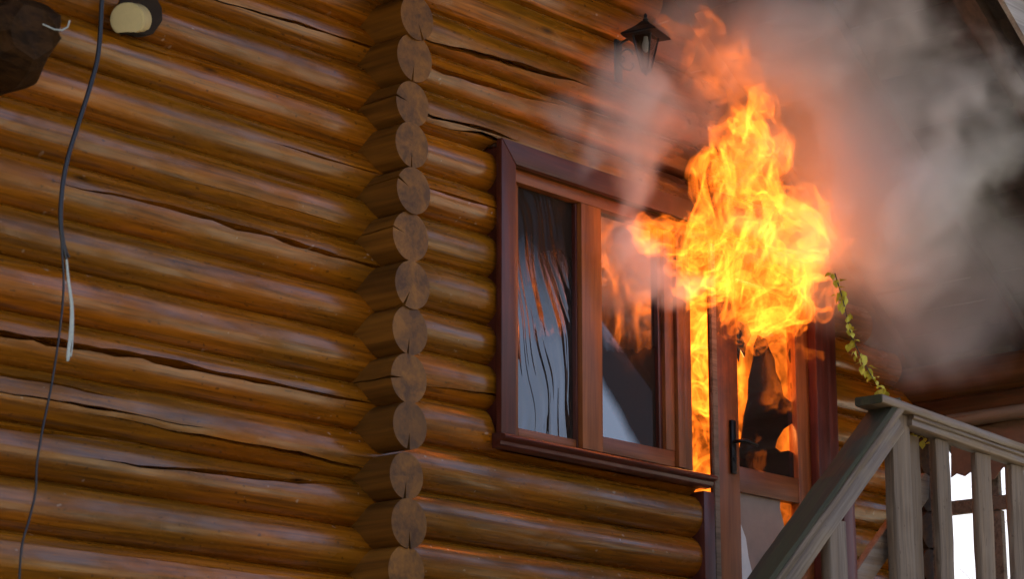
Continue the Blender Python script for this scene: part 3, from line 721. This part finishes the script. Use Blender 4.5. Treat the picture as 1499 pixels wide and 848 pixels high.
# ------------------------------------------------------------------ vent pipe
vp = at(186, 29, -0.22)
vent = tag(empty('vent_pipe', vp), 'cream plastic vent pipe end poking out of a ragged hole in the logs', 'vent pipe')
ax = Vector((-0.74, -0.56, -0.36)).normalized()
q = ax.to_track_quat('Z', 'Y').to_matrix().to_4x4()
def disc(name, r0, r1, z0, z1, n=36, bite=False):
    v = []; f = []
    for z in (z0, z1):
        for rr in (r0, r1):
            for k in range(n):
                a = 2 * math.pi * k / n
                x, y = rr * math.cos(a), rr * math.sin(a)
                y = max(y, -0.05 + 0.004 * math.sin(k * 2.9))
                v.append(q @ Vector((x, y, z)))
    for k in range(n):
        k2 = (k + 1) % n
        f += [(k, k2, n + k2, n + k), (2 * n + k, 3 * n + k, 3 * n + k2, 2 * n + k2), (n + k, n + k2, 3 * n + k2, 3 * n + k), (k, 2 * n + k, 2 * n + k2, k2)]
    return MB().add(v, f).mesh(name, smooth=0.6)
obj('pipe', disc('pipe', 0.062, 0.069, -0.16, 0.0), M['cream'], vent)
obj('cap', disc('cap', 0.0008, 0.067, -0.012, 0.004, bite=True), M['cream'], vent)
obj('collar', disc('collar', 0.0695, 0.074, -0.045, -0.006), M['cream'], vent)
rnd = random.Random(5); hp = at(203, 20, -0.118)
poly = [(hp.x + (0.12 + rnd.uniform(-0.025, 0.02)) * math.cos(k / 14 * 6.283), -0.128, hp.z + (0.115 + rnd.uniform(-0.03, 0.02)) * math.sin(k / 14 * 6.283)) for k in range(14)]
o = obj('dark_hole_patch', MB().prism(poly, (0, 0.05, 0)).mesh('dark_hole_patch'), M['hole'], vent); o.matrix_parent_inverse = Matrix.Translation(-vp)  # dark plate painted as the shade inside the hole round the pipe

# ------------------------------------------------------------------ cable
def smooth_path(pts, k=6):
    P = [Vector(p) for p in pts]; P = [P[0] * 2 - P[1]] + P + [P[-1] * 2 - P[-2]]; o = []
    for i in range(1, len(P) - 2):
        for j in range(k):
            t = j / k
            o.append(0.5 * ((2 * P[i]) + (P[i + 1] - P[i - 1]) * t + (2 * P[i - 1] - 5 * P[i] + 4 * P[i + 1] - P[i + 2]) * t * t + (3 * P[i] - P[i - 1] - 3 * P[i + 1] + P[i + 2]) * t ** 3))
    return o + [P[-2]]
CY = -0.33
cb = tag(empty('cable', at(148, 0, CY)), 'black cable hanging down the log wall with a frayed bare end', 'cable')
PIc = Matrix.Translation(-at(148, 0, CY))
def cpart(name, px, rad, mat, dx=0.0, n=7):
    p = [at(a + dx, b, CY) for a, b in px]
    o = obj(name, MB().tube(smooth_path(p), rad, n).mesh(name, smooth=0.9), mat, cb); o.matrix_parent_inverse = PIc; return o
main = [(160, -260), (152, -90), (148, 0), (143, 75), (131, 125), (112, 185), (97, 235), (89, 285), (88, 330), (93, 362), (97, 380)]
cpart('sheath', main, 0.0068, M['cable'])
cpart('sheath', [(a + 2.6, b + 1) for a, b in main[:-1]] + [(101, 377)], 0.0055, M['cable'])
cpart('drop_wire', [(88, 325), (91, 372), (93, 420), (88, 480), (76, 560), (62, 630), (54, 680), (52, 720), (43, 760), (32, 800), (28, 860), (26, 980)], 0.0048, M['cable'])
rnd = random.Random(2)
for k in range(5):
    e = rnd.uniform(-3, 3)
    cpart('strand', [(97 + e * 0.2, 376), (100 + e * 0.4, 410), (105 + e * 0.6, 450), (104 + e, 490), (101 + e * 1.1, 512 + rnd.uniform(-10, 10)), (100 + e * 0.7, 522 + rnd.uniform(-6, 12))], 0.0032, M['fibre'])

# ------------------------------------------------------------------ wall lantern
lb = at(946, 104, -0.34); lt = at(946, 47, -0.34)
lan = tag(empty('wall_lantern', lb), 'black wrought iron wall lantern above the window in the smoke', 'lantern')
H = lt.z - lb.z; w0, w1 = 0.022, 0.058
def lp_(name, mb, mat, smooth=None, bevel=0.0): return obj(name, mb.mesh(name, smooth, bevel), mat, lan)
ca, sa = math.cos(0.25), math.sin(0.25)
rot = Matrix.Rotation(0.25, 4, 'Z')
cor = [(-1, -1), (1, -1), (1, 1), (-1, 1)]
for (a, b) in cor:
    lp_('corner_bar', MB().tube([rot @ Vector((a * w0, b * w0, 0.01)), rot @ Vector((a * w1, b * w1, H))], 0.006, 6), M['iron'], 0.8)
for k in range(4):
    a, b = cor[k], cor[(k + 1) % 4]
    v = [rot @ Vector((a[0] * w0, a[1] * w0, 0.012)), rot @ Vector((b[0] * w0, b[1] * w0, 0.012)), rot @ Vector((b[0] * w1, b[1] * w1, H)), rot @ Vector((a[0] * w1, a[1] * w1, H))]
    lp_('pane', MB().prism(v, rot @ Vector((0.002, 0.002, 0))), M['glass_clear'])
v = [rot @ Vector((a * 0.115, b * 0.115, H)) for a, b in cor] + [rot @ Vector((a * 0.11, b * 0.11, H + 0.012)) for a, b in cor] + [rot @ Vector((a * 0.052, b * 0.052, H + 0.06)) for a, b in cor] + [rot @ Vector((a * 0.016, b * 0.016, H + 0.10)) for a, b in cor]
f = [(0, 1, 2, 3)] + [(4 * s + k, 4 * s + (k + 1) % 4, 4 * s + 4 + (k + 1) % 4, 4 * s + 4 + k) for s in range(3) for k in range(4)] + [(12, 13, 14, 15)]
lp_('lantern_roof', MB().add(v, f), M['iron'])
lp_('finial', MB().tube([(0, 0, H + 0.095), (0, 0, H + 0.11), (0, 0, H + 0.12), (0, 0, H + 0.135), (0, 0, H + 0.15)], [0.012, 0.018, 0.008, 0.012, 0.003], 8), M['iron'], 0.8)
lp_('base', MB().tube([(0, 0, -0.03), (0, 0, -0.012), (0, 0, 0.0), (0, 0, 0.014)], [0.004, 0.016, 0.034, 0.034], 8), M['iron'], 0.8)
lp_('bulb', MB().tube([(0, 0, H * 0.55), (0, 0, H * 0.62), (0, 0, H * 0.75), (0, 0, H * 0.9), (0, 0, H)], [0.006, 0.02, 0.026, 0.016, 0.014], 10), M['bulb'], 1.2)
arm = smooth_path([(0, 0.21, H - 0.10), (0, 0.215, H - 0.02), (0, 0.17, H + 0.012), (0, 0.09, H + 0.018), (0, 0.02, H + 0.02)])
lp_('bracket_arm', MB().tube(arm, 0.0085, 7), M['iron'], 0.9)
lan.scale = (0.88, 0.88, 0.88)
sc = [(0, 0.20 - 0.05 * (1 - t) - 0.05 * (1 - t) * math.cos(t * 9), H - 0.09 + 0.055 * (1 - t) * math.sin(t * 9)) for t in [i / 24 for i in range(20)]]
lp_('scroll', MB().tube(sc, 0.006, 6), M['iron'], 0.9)
lp_('scroll', MB().tube([(0, 0.205, H - 0.12), (0, 0.17, H - 0.165), (0, 0.12, H - 0.185), (0, 0.09, H - 0.165), (0, 0.105, H - 0.14)], 0.006, 6), M['iron'], 0.9)
lp_('wall_plate', MB().box((-0.03, 0.205, H - 0.24), (0.03, 0.225, H + 0.03)), M['iron'], bevel=0.005)

# ------------------------------------------------------------------ dry vine and scraps of leaves
def leaf_mesh(seed, L):
    rnd = random.Random(seed); w_ = L * 0.36
    v = [(0, 0, 0), (w_ * 0.8, L * 0.3, 0.15 * L), (w_, L * 0.55, 0.05 * L), (0, L, -0.1 * L), (-w_, L * 0.55, 0.1 * L), (-w_ * 0.8, L * 0.3, 0.18 * L), (0, L * 0.5, -0.02 * L)]
    return MB().add(v, [(0, 1, 6), (1, 2, 6), (2, 3, 6), (3, 4, 6), (4, 5, 6), (5, 0, 6)])
LEAVES = [leaf_mesh(k, 0.052).mesh('leaf') for k in range(1)]
for m_ in LEAVES: m_.materials.append(M['leaf'])
def vine(label, pts, y, count, seed, size=1.0):
    root = tag(empty('vine', at(*pts[0], y)), label, 'vine'); pin = Matrix.Translation(-at(*pts[0], y))
    path = smooth_path([at(a, b, y) for a, b in pts], 8)
    o = obj('stem', MB().tube(path, 0.003, 5).mesh('stem'), M['bark'], root); o.matrix_parent_inverse = pin
    rnd = random.Random(seed)
    for k in range(count):
        p = path[int((k + rnd.random()) / count * (len(path) - 1))]
        o = obj('leaf', LEAVES[0], None, root)
        s = rnd.uniform(0.55, 1.25) * size
        o.matrix_local = Matrix.LocRotScale(p + Vector((rnd.gauss(0, 0.008), rnd.gauss(0, 0.01), rnd.gauss(0, 0.01))), Matrix.Rotation(rnd.uniform(0, 6.3), 3, 'Z') @ Matrix.Rotation(rnd.uniform(-1.9, 0.2), 3, 'X'), Vector((s, s, s)))
        o.matrix_parent_inverse = pin
vine('thin dry vine with yellow leaves hanging beside the door casing', [(1222, 400), (1234, 440), (1246, 490), (1262, 525), (1277, 553), (1297, 585)], -1.45, 64, 3, 0.95)
vine('short sprig of yellow leaves caught under the landing rail', [(1332, 632), (1345, 637), (1362, 640), (1368, 652)], -1.5, 14, 5, 0.75)

# ------------------------------------------------------------------ singed cloth hanging in the porch window
edge = [(1392, 632), (1392, 700), (1400, 694), (1412, 698), (1420, 692), (1430, 690), (1438, 694), (1446, 703), (1456, 702), (1462, 692), (1468, 685), (1478, 682), (1490, 676), (1510, 690), (1560, 700), (1600, 690), (1600, 590), (1415, 630)]
o = obj('singed_cloth', MB().prism([atx(a, b, 4.44) for a, b in edge], (0.006, 0, 0)).mesh('singed_cloth'), M['cloth'])
tag(o, 'ragged singed brown cloth hanging over the porch window', 'cloth')

# ------------------------------------------------------------------ bare tree outside
tree = tag(empty('bare_tree', (9.0, 3.2, -1.6)), 'leafless tree with thin twigs outside the porch window', 'tree')
rnd = random.Random(11); tb = MB(); tk = MB()
def grow(mb, p, d, L, r, dep):
    pts = [p]; rads = [r]
    for i in range(4):
        d = (d + Vector((rnd.gauss(0, 0.16), rnd.gauss(0, 0.16), rnd.gauss(0.03, 0.12)))).normalized()
        pts.append(pts[-1] + d * L / 4); rads.append(r * (1 - 0.16 * (i + 1)))
    mb.tube(pts, rads, 6 if r > 0.01 else 4, cap=False)
    if dep > 0:
        for k in range(3 if dep > 1 else 2):
            j = rnd.randint(2, 4); dd = (d + Vector((rnd.gauss(0, 0.7), rnd.gauss(0, 0.7), rnd.gauss(0.1, 0.45)))).normalized()
            grow(tb, pts[j], dd, L * rnd.uniform(0.55, 0.8), max(0.0035, rads[j] * 0.55), dep - 1)
grow(tk, Vector((0, 0, 0)), Vector((0, 0, 1)), 3.2, 0.10, 0)
top = 3.0
for k in range(9):
    grow(tb, Vector((0, 0, rnd.uniform(1.8, 3.2))), Vector((rnd.gauss(0, 1), rnd.gauss(0, 1), 0.45)).normalized(), rnd.uniform(1.2, 2.0), 0.022, 4)
obj('trunk', tk.mesh('trunk', smooth=1.0), M['bark'], tree); obj('crown', tb.mesh('crown', smooth=1.0), M['bark'], tree)

# ------------------------------------------------------------------ ground
g = MB().add([(-600, -600, -1.6), (600, -600, -1.6), (600, 600, -1.6), (-600, 600, -1.6)], [(0, 1, 2, 3)])
tag(obj('ground', g.mesh('ground'), M['ground']), 'dusty gravel yard around the house', None, None, 'structure')

# ------------------------------------------------------------------ fire
def surface_net(F, h, org):
    """closed surface of F > 0 as vertices and quads (naive surface nets)"""
    nx, ny, nz = F.shape; s = F > 0
    c = s[:-1, :-1, :-1].astype(np.int8)
    cnt = sum(s[a:nx - 1 + a, b:ny - 1 + b, d:nz - 1 + d].astype(np.int8) for a in (0, 1) for b in (0, 1) for d in (0, 1))
    act = (cnt > 0) & (cnt < 8)
    I = np.argwhere(act); idx = np.full(act.shape, -1, np.int64); idx[act] = np.arange(len(I))
    acc = np.zeros((len(I), 3)); num = np.zeros(len(I))
    cor = [(a, b, d) for a in (0, 1) for b in (0, 1) for d in (0, 1)]
    val = {q: F[I[:, 0] + q[0], I[:, 1] + q[1], I[:, 2] + q[2]] for q in cor}
    for q in cor:
        for ax in range(3):
            if q[ax] == 0:
                e = list(q); e[ax] = 1; e = tuple(e); a, b = val[q], val[e]
                m = (a > 0) != (b > 0); t = np.where(m, a / np.where(m, a - b, 1), 0)
                p = np.array(q, float)[None].repeat(len(I), 0); p[:, ax] += t
                acc[m] += p[m]; num[m] += 1
    V = (I + acc / num[:, None]) * h + org
    quads = []
    for ax in range(3):
        o = [0, 0, 0]; o[ax] = 1
        A = s[:nx - o[0], :ny - o[1], :nz - o[2]]; B = s[o[0]:, o[1]:, o[2]:]
        E = np.argwhere(A != B); u, v = [k for k in range(3) if k != ax]
        ok = (E[:, u] > 0) & (E[:, v] > 0) & (E[:, u] < act.shape[u]) & (E[:, v] < act.shape[v]); E = E[ok]
        def cell(du, dv):
            q = E.copy(); q[:, u] += du; q[:, v] += dv; return idx[q[:, 0], q[:, 1], q[:, 2]]
        Q = np.stack([cell(-1, -1), cell(0, -1), cell(0, 0), cell(-1, 0)], 1)
        ins = s[E[:, 0], E[:, 1], E[:, 2]]
        if ax == 1: ins = ~ins
        Q[~ins] = Q[~ins][:, ::-1]; quads.append(Q)
    Q = np.concatenate(quads); Q = Q[(Q >= 0).all(1)]
    return V, Q
def np_mesh(name, V, Q):
    m = bpy.data.meshes.new(name); m.vertices.add(len(V)); m.vertices.foreach_set('co', V.astype(np.float32).ravel())
    m.loops.add(Q.size); m.loops.foreach_set('vertex_index', Q.astype(np.int32).ravel())
    m.polygons.add(len(Q)); m.polygons.foreach_set('loop_start', np.arange(0, Q.size, 4, dtype=np.int32))
    m.update(calc_edges=True); m.validate()
    m.polygons.foreach_set('use_smooth', [True] * len(m.polygons)); return m
def poly_sd(poly, X, Z):
    """signed distance to a polygon in the plane, positive inside"""
    d = np.full(X.shape, 1e9); ins = np.zeros(X.shape, bool); n = len(poly)
    for i in range(n):
        x0, z0 = poly[i]; x1, z1 = poly[(i + 1) % n]
        ex, ez = x1 - x0, z1 - z0; t = np.clip(((X - x0) * ex + (Z - z0) * ez) / (ex * ex + ez * ez + 1e-12), 0, 1)
        d = np.minimum(d, (X - x0 - t * ex) ** 2 + (Z - z0 - t * ez) ** 2)
        cr = ((z0 > Z) != (z1 > Z)) & (X < (x1 - x0) * (Z - z0) / (z1 - z0 + 1e-12) + x0); ins ^= cr
    return np.where(ins, 1, -1) * np.sqrt(d)
def fire_mat(name, strength, skin, col=(1.0, 0.175, 0.011)):
    """glowing gas: a thin luminous skin round a body that emits evenly"""
    m, t, o = material(name); n = N(t)
    if strength: n.put(o, 'Volume', n('Emission', Color=(*col, 1), Strength=strength))
    if not skin: return m
    tr = n('BsdfTransparent', Color=(1, 1, 1, 1)); e2 = n('Emission', Color=(*col, 1), Strength=skin)
    n.put(o, 'Surface', n('AddShader', i0=tr, i1=e2)); return m
def make_fire(name, label, tongues, h, strength, seed, freq=4.2, sheet=0.0085, levels=(-0.12, 0.1), glow=0.12, pad=0.14, wall=-0.19, warp=1.0, ragged=0.03, skin=0.0):
    """tongues: list of (outline in pixels, depth plane, thickness at the rim, thickness growth)"""
    T = []
    for pts, y0, d0, dk in tongues:
        P = [at(a, b, y0) for a, b in pts]; T.append(([(p.x, p.z) for p in P], y0, d0, dk))
    xs = [p[0] for t in T for p in t[0]]; zs_ = [p[1] for t in T for p in t[0]]; dm = max(t[2] + t[3] * 0.42 for t in T)
    lo = np.array([min(xs) - pad, min(t[1] for t in T) - dm, min(zs_) - pad]); hi = np.array([max(xs) + pad, max(t[1] for t in T) + dm, max(zs_) + pad])
    n = np.ceil((hi - lo) / h).astype(int) + 1
    gx, gz = np.meshgrid(lo[0] + h * np.arange(n[0]), lo[2] + h * np.arange(n[2]), indexing='ij')
    gy = lo[1] + h * np.arange(n[1])
    sds = [poly_sd(t[0], gx, gz) for t in T]
    def env(X, Y, Z):
        E = None
        ix = np.clip((X - lo[0]) / h, 0, n[0] - 1.001); iz = np.clip((Z - lo[2]) / h, 0, n[2] - 1.001)
        a = ix.astype(int); c = iz.astype(int); fx = ix - a; fz = iz - c
        for (P, y0, d0, dk), s in zip(T, sds):
            v = (s[a, c] * (1 - fx) + s[a + 1, c] * fx) * (1 - fz) + (s[a, c + 1] * (1 - fx) + s[a + 1, c + 1] * fx) * fz
            hd = d0 + dk * np.clip(v, 0, 0.4)
            e = np.minimum(v, (hd - np.abs(Y - y0)) * 0.8)
            E = e if E is None else np.maximum(E, e)
        return E
    # only where the flame can be
    keep2 = np.max(sds, axis=0) > -pad * 0.9
    I2 = np.argwhere(keep2)
    ii = np.repeat(I2[:, 0], n[1]); kk = np.repeat(I2[:, 1], n[1]); jj = np.tile(np.arange(n[1]), len(I2))
    X = (lo[0] + h * ii).astype(np.float32); Y = (lo[1] + h * jj).astype(np.float32); Z = (lo[2] + h * kk).astype(np.float32)
    sel = env(X, Y, Z) > -0.13
    ii, jj, kk, X, Y, Z = (q[sel] for q in (ii, jj, kk, X, Y, Z))
    # turbulent folding, repeated at three sizes
    x, y, z = X, Y, Z
    for f, a, s in ((2.6, 0.07, 1), (5.5, 0.05, 11), (11.5, 0.030, 21), (23.0, 0.013, 27)):
        a *= warp
        dx = vnoise(x * f, y * f, z * f * 0.7, seed + s); dy = vnoise(x * f, y * f, z * f * 0.7, seed + s + 31); dz = vnoise(x * f, y * f, z * f * 0.7, seed + s + 57)
        x, y, z = x + a * dx, y + a * dy, z + a * 1.25 * dz
    E = env(x, y, z) + ragged * (vnoise(x * 9, y * 9, z * 3.6, seed + 91) + 0.75 * vnoise(x * 19, y * 19, z * 9, seed + 93) + 0.4 * vnoise(x * 36, y * 36, z * 20, seed + 95))
    Nn = vnoise(x * freq, y * freq, z * freq * 0.62, seed + 71) + 0.38 * vnoise(x * freq * 2.1, y * freq * 2.1, z * freq * 1.3, seed + 73)
    root = tag(empty(name, (float(np.mean(xs)), T[0][1], float(min(zs_)))), label, 'flame'); root['kind'] = 'thing'
    pin = Matrix.Translation(-root.location)
    G = np.full(n, -1.0, np.float32)
    wallc = Y - wall if wall is not None else None
    # gradient of the folded field by finite difference on the grid
    D = np.full(n, np.nan, np.float32); D[ii, jj, kk] = Nn
    g2 = 0
    for ax in range(3):
        gd = (np.roll(D, -1, ax) - np.roll(D, 1, ax)) / (2 * h); g2 = g2 + np.nan_to_num(gd, nan=3.0) ** 2
    gm = np.sqrt(g2)[ii, jj, kk]
    B = np.full(len(X), -1.0, np.float32)
    for lv in levels:
        B = np.maximum(B, sheet - np.abs(Nn - lv) / np.maximum(gm, 0.8))
    B = np.maximum(B, sheet * 1.3 - np.abs(E - 0.012) * 0.9)               # the outer skin of every tongue
    body = np.minimum(B, E * 0.7 + 0.004)
    if wall is not None: body = np.minimum(body, -(Y - wall))
    G[ii, jj, kk] = body; G[0] = G[-1] = -1; G[:, 0] = G[:, -1] = -1; G[:, :, 0] = G[:, :, -1] = -1
    V, Q = surface_net(G, h, lo)
    o = obj('flame_sheet', np_mesh('flame_sheet', V, Q), fire_mat(name + '_sheet', strength, 0.0), root); o.matrix_parent_inverse = pin
    print(name, 'sheet quads', len(Q))
    if glow:
        G = np.full(n, -1.0, np.float32); bd = np.minimum(E - 0.03, 1)
        if wall is not None: bd = np.minimum(bd, -(Y - wall))
        G[ii, jj, kk] = bd; G[0] = G[-1] = -1; G[:, 0] = G[:, -1] = -1; G[:, :, 0] = G[:, :, -1] = -1
        V, Q = surface_net(G[::2, ::2, ::2], h * 2, lo)
        if len(Q):
            o = obj('flame_body', np_mesh('flame_body', V, Q), fire_mat(name + '_body', strength * glow, skin), root); o.matrix_parent_inverse = pin
    return root
FY = -0.47
OUT = [(1086, 150), (1102, 158), (1118, 146), (1136, 172), (1132, 210), (1152, 236), (1148, 262), (1166, 300), (1192, 332), (1205, 352), (1228, 374), (1218, 398), (1192, 402), (1190, 436), (1182, 468), (1166, 478), (1160, 492), (1140, 508), (1118, 497), (1095, 487), (1082, 468), (1066, 452), (1040, 448), (1012, 442), (998, 418), (1008, 396), (998, 372), (1008, 348), (985, 346), (1008, 322), (1020, 292), (1012, 266), (1034, 256), (1050, 226), (1042, 196), (1064, 182), (1074, 160)]
LEFT = [(940, 332), (952, 312), (975, 308), (992, 322), (1012, 330), (1012, 348), (985, 346), (962, 338), (945, 346)]
WISP = [(990, 40), (1005, 8), (1034, 14), (1052, 56), (1075, 66), (1088, 34), (1104, 10), (1122, 36), (1114, 80), (1100, 104), (1120, 128), (1130, 165), (1090, 172), (1056, 142), (1024, 118), (1000, 84)]
make_fire('flame', 'tall yellow flame bursting out over the door and window', [(OUT, FY, 0.06, 0.45), (LEFT, FY + 0.05, 0.05, 0.4)], 0.0078, 4.0, 5, freq=5.0, sheet=0.0050, levels=(-0.1, 0.12), glow=0.006, skin=0.020, warp=1.45, ragged=0.06)
make_fire('flame', 'thin orange wisp of flame above the main fire', [(WISP, FY - 0.02, 0.08, 0.6)], 0.010, 0.45, 9, freq=4.5, sheet=0.009, glow=0.12, skin=0.004, warp=1.7, ragged=0.06)
GAP = [(1008, 440), (1060, 440), (1062, 560), (1056, 700), (1058, 745), (1030, 745), (1014, 690), (1006, 560)]
make_fire('flame', 'white-hot strip of flame in the gap beside the door', [(GAP, 0.12, 0.10, 0.5)], 0.009, 4.0, 13, freq=7.0, sheet=0.006, glow=0.02, skin=0.015, ragged=0.06, wall=None, pad=0.06)
DOORF = [(1078, 690), (1082, 560), (1080, 470), (1120, 470), (1165, 480), (1172, 560), (1166, 660), (1160, 690), (1166, 760), (1150, 785), (1138, 760), (1130, 690), (1110, 640), (1096, 690)]
make_fire('flame', 'flame licking inside the broken door pane', [(DOORF, 0.06, 0.06, 0.5)], 0.010, 1.0, 17, freq=6.5, sheet=0.006, glow=0.02, skin=0.006, ragged=0.06, wall=None, pad=0.06)

def fire_lamp(name, loc, power, rad):
    l = bpy.data.lights.new(name, 'POINT'); l.energy = power; l.color = (1.0, 0.40, 0.10); l.shadow_soft_size = rad
    o = bpy.data.objects.new(name, l); COL.objects.link(o); o.location = loc; return o
for px, py, yy, pw, rd in ((1040, 580, 0.12, 3.0, 0.1), (1120, 600, 0.25, 3.0, 0.1)):     # the fire inside the room
    fire_lamp('fire_light', at(px, py, yy), pw, rd)

# ------------------------------------------------------------------ smoke: a voxel cloud under the roof
SMOKE_COL = (0.91, 0.925, 0.95)
def smoke_mat():
    m, t, o = material('smoke'); n = N(t)
    v = n('VolumePrincipled', Color=(*SMOKE_COL, 1), Density=1.0, Anisotropy=0.15)
    n.put(o, 'Volume', v); return m
def make_smoke(blobs, lo, hi, h):
    lo, hi = np.array(lo), np.array(hi); n = np.ceil((hi - lo) / h).astype(int) + 1; hi = lo + (n - 1) * h
    X, Y, Z = np.meshgrid(*[(lo[k] + h * np.arange(n[k])).astype(np.float32) for k in range(3)], indexing='ij')
    x = X + 0.16 * vnoise(X * 1.7, Y * 1.7, Z * 1.7, 3) + 0.07 * vnoise(X * 4, Y * 4, Z * 4, 5)
    y = Y + 0.16 * vnoise(X * 1.7, Y * 1.7, Z * 1.7, 13) + 0.07 * vnoise(X * 4, Y * 4, Z * 4, 15)
    z = Z + 0.16 * vnoise(X * 1.7, Y * 1.7, Z * 1.7, 23) + 0.07 * vnoise(X * 4, Y * 4, Z * 4, 25)
    fine = 1.25 * fbm(x, y, z, 2.6, 5, 40, 0.62)
    D = np.zeros(X.shape, np.float32); cov = np.ones(X.shape, np.float32); wsum = np.full(X.shape, 1e-4, np.float32); dsum = np.zeros(X.shape, np.float32)
    for px, py, yy, r, d, edge in blobs:
        c = at(px, py, yy)
        q = 1 - np.sqrt((x - c.x) ** 2 + ((y - yy) * 1.15) ** 2 + (z - c.z) ** 2) / r
        s = np.clip((q + edge * fine * (1.0 if edge > 0.8 else 0.7)) / (0.35 + 0.3 * edge), 0, 1); s = s * s * (3 - 2 * s)
        if edge > 0.8: D = np.maximum(D, d * s * np.clip(0.9 + fine, 0.15, 2))
        else: cov *= 1 - s; wsum += s; dsum += s * d
    D = np.maximum(D, (1 - cov) * dsum / wsum * np.clip(0.95 + 0.75 * fine, 0.2, 2))
    D *= np.clip((-0.15 - Y) / 0.06, 0, 1) * np.clip((3.05 + 0.7536 * (4.53 - X) + 0.05 - Z) / 0.06, 0, 1)
    for ax in range(3):
        e = np.arange(n[ax]); f = np.clip(np.minimum(e, n[ax] - 1 - e) / 5.0, 0, 1); sh = [1, 1, 1]; sh[ax] = n[ax]; D *= f.reshape(sh)
    me = bpy.data.meshes.new('smoke'); P = np.stack([X, Y, Z], -1).reshape(-1, 3)
    me.vertices.add(len(P)); me.vertices.foreach_set('co', P.ravel().astype(np.float32))
    a = me.attributes.new('smoke_density', 'FLOAT', 'POINT'); a.data.foreach_set('value', D.ravel().astype(np.float32))
    o = bpy.data.objects.new('smoke', me); COL.objects.link(o)
    g = bpy.data.node_groups.new('smoke_cloud', 'GeometryNodeTree')
    g.interface.new_socket('Geometry', in_out='INPUT', socket_type='NodeSocketGeometry'); g.interface.new_socket('Geometry', in_out='OUTPUT', socket_type='NodeSocketGeometry')
    nd = lambda k: g.nodes.new(k)
    gi, go = nd('NodeGroupInput'), nd('NodeGroupOutput')
    vc = nd('GeometryNodeVolumeCube'); vc.inputs['Min'].default_value = lo; vc.inputs['Max'].default_value = hi
    for k, c in enumerate('XYZ'): vc.inputs['Resolution ' + c].default_value = int(n[k])
    pos = nd('GeometryNodeInputPosition'); sep = nd('ShaderNodeSeparateXYZ'); g.links.new(pos.outputs[0], sep.inputs[0])
    def mth(op, a, b):
        q = nd('ShaderNodeMath'); q.operation = op
        for i, v in enumerate((a, b)):
            if isinstance(v, (int, float)): q.inputs[i].default_value = v
            elif v is not None: g.links.new(v, q.inputs[i])
        return q.outputs[0]
    ix = [mth('ROUND', mth('DIVIDE', mth('SUBTRACT', sep.outputs[k], float(lo[k])), float(h)), 0.0) for k in range(3)]
    idx = mth('ADD', mth('MULTIPLY', mth('ADD', mth('MULTIPLY', ix[0], float(n[1])), ix[1]), float(n[2])), ix[2])
    si = nd('GeometryNodeSampleIndex'); si.data_type = 'FLOAT'; si.domain = 'POINT'; si.clamp = True
    na = nd('GeometryNodeInputNamedAttribute'); na.data_type = 'FLOAT'; na.inputs['Name'].default_value = 'smoke_density'
    g.links.new(gi.outputs[0], si.inputs['Geometry']); g.links.new(na.outputs[0], si.inputs['Value']); g.links.new(idx, si.inputs['Index'])
    g.links.new(si.outputs[0], vc.inputs['Density'])
    sm = nd('GeometryNodeSetMaterial'); sm.inputs['Material'].default_value = M['smoke']
    g.links.new(vc.outputs[0], sm.inputs['Geometry']); g.links.new(sm.outputs[0], go.inputs[0])
    md = o.modifiers.new('smoke_cloud', 'NODES'); md.node_group = g
    me.materials.append(M['smoke'])
    return o
M['smoke'] = smoke_mat()
BL = [(1300, 150, -0.95, 0.85, 5.5, 0.55), (1405, 110, -1.30, 0.80, 8.0, 0.55), (1350, 290, -0.95, 0.62, 5.5, 0.55), (1260, 270, -0.70, 0.45, 3.0, 0.55),
      (1450, 240, -1.15, 0.55, 5.0, 0.55), (1480, 340, -1.2, 0.45, 2.2, 0.5), (1430, 20, -1.5, 0.65, 6.0, 0.55), (1200, 40, -0.85, 0.75, 4.0, 0.55), (1490, 90, -1.4, 0.6, 5.0, 0.55), (1300, 10, -1.2, 0.7, 5.0, 0.55), (1240, 400, -0.55, 0.38, 1.8, 0.5), (1380, 420, -0.9, 0.65, 1.0, 0.4),
      (1090, 90, -0.30, 0.45, 2.2, 0.5), (1000, 70, -0.35, 0.40, 2.2, 0.5), (1150, 240, -0.10, 0.36, 2.0, 0.4), (1060, 200, -0.08, 0.32, 2.0, 0.4),
      (880, 150, -0.32, 0.30, 1.6, 0.6), (955, 200, -0.33, 0.28, 2.2, 0.6), (800, 178, -0.27, 0.18, 2.0, 0.6), (1000, 120, -0.33, 0.36, 1.6, 0.6), (930, 250, -0.33, 0.15, 3.0, 0.85), (840, 205, -0.28, 0.17, 2.6, 0.85), (890, 180, -0.32, 0.22, 1.6, 0.85),
      (880, 320, -0.30, 0.09, 6.0, 0.9), (915, 345, -0.32, 0.13, 7.0, 0.9), (960, 375, -0.34, 0.15, 7.0, 0.9), (1000, 410, -0.34, 0.12, 5.0, 0.9)]
sm = make_smoke(BL, (0.45, -2.1, 2.6), (4.7, -0.13, 5.45), 0.027)
tag(sm, 'grey smoke billowing from the fire up under the porch roof', 'smoke', None, 'stuff')
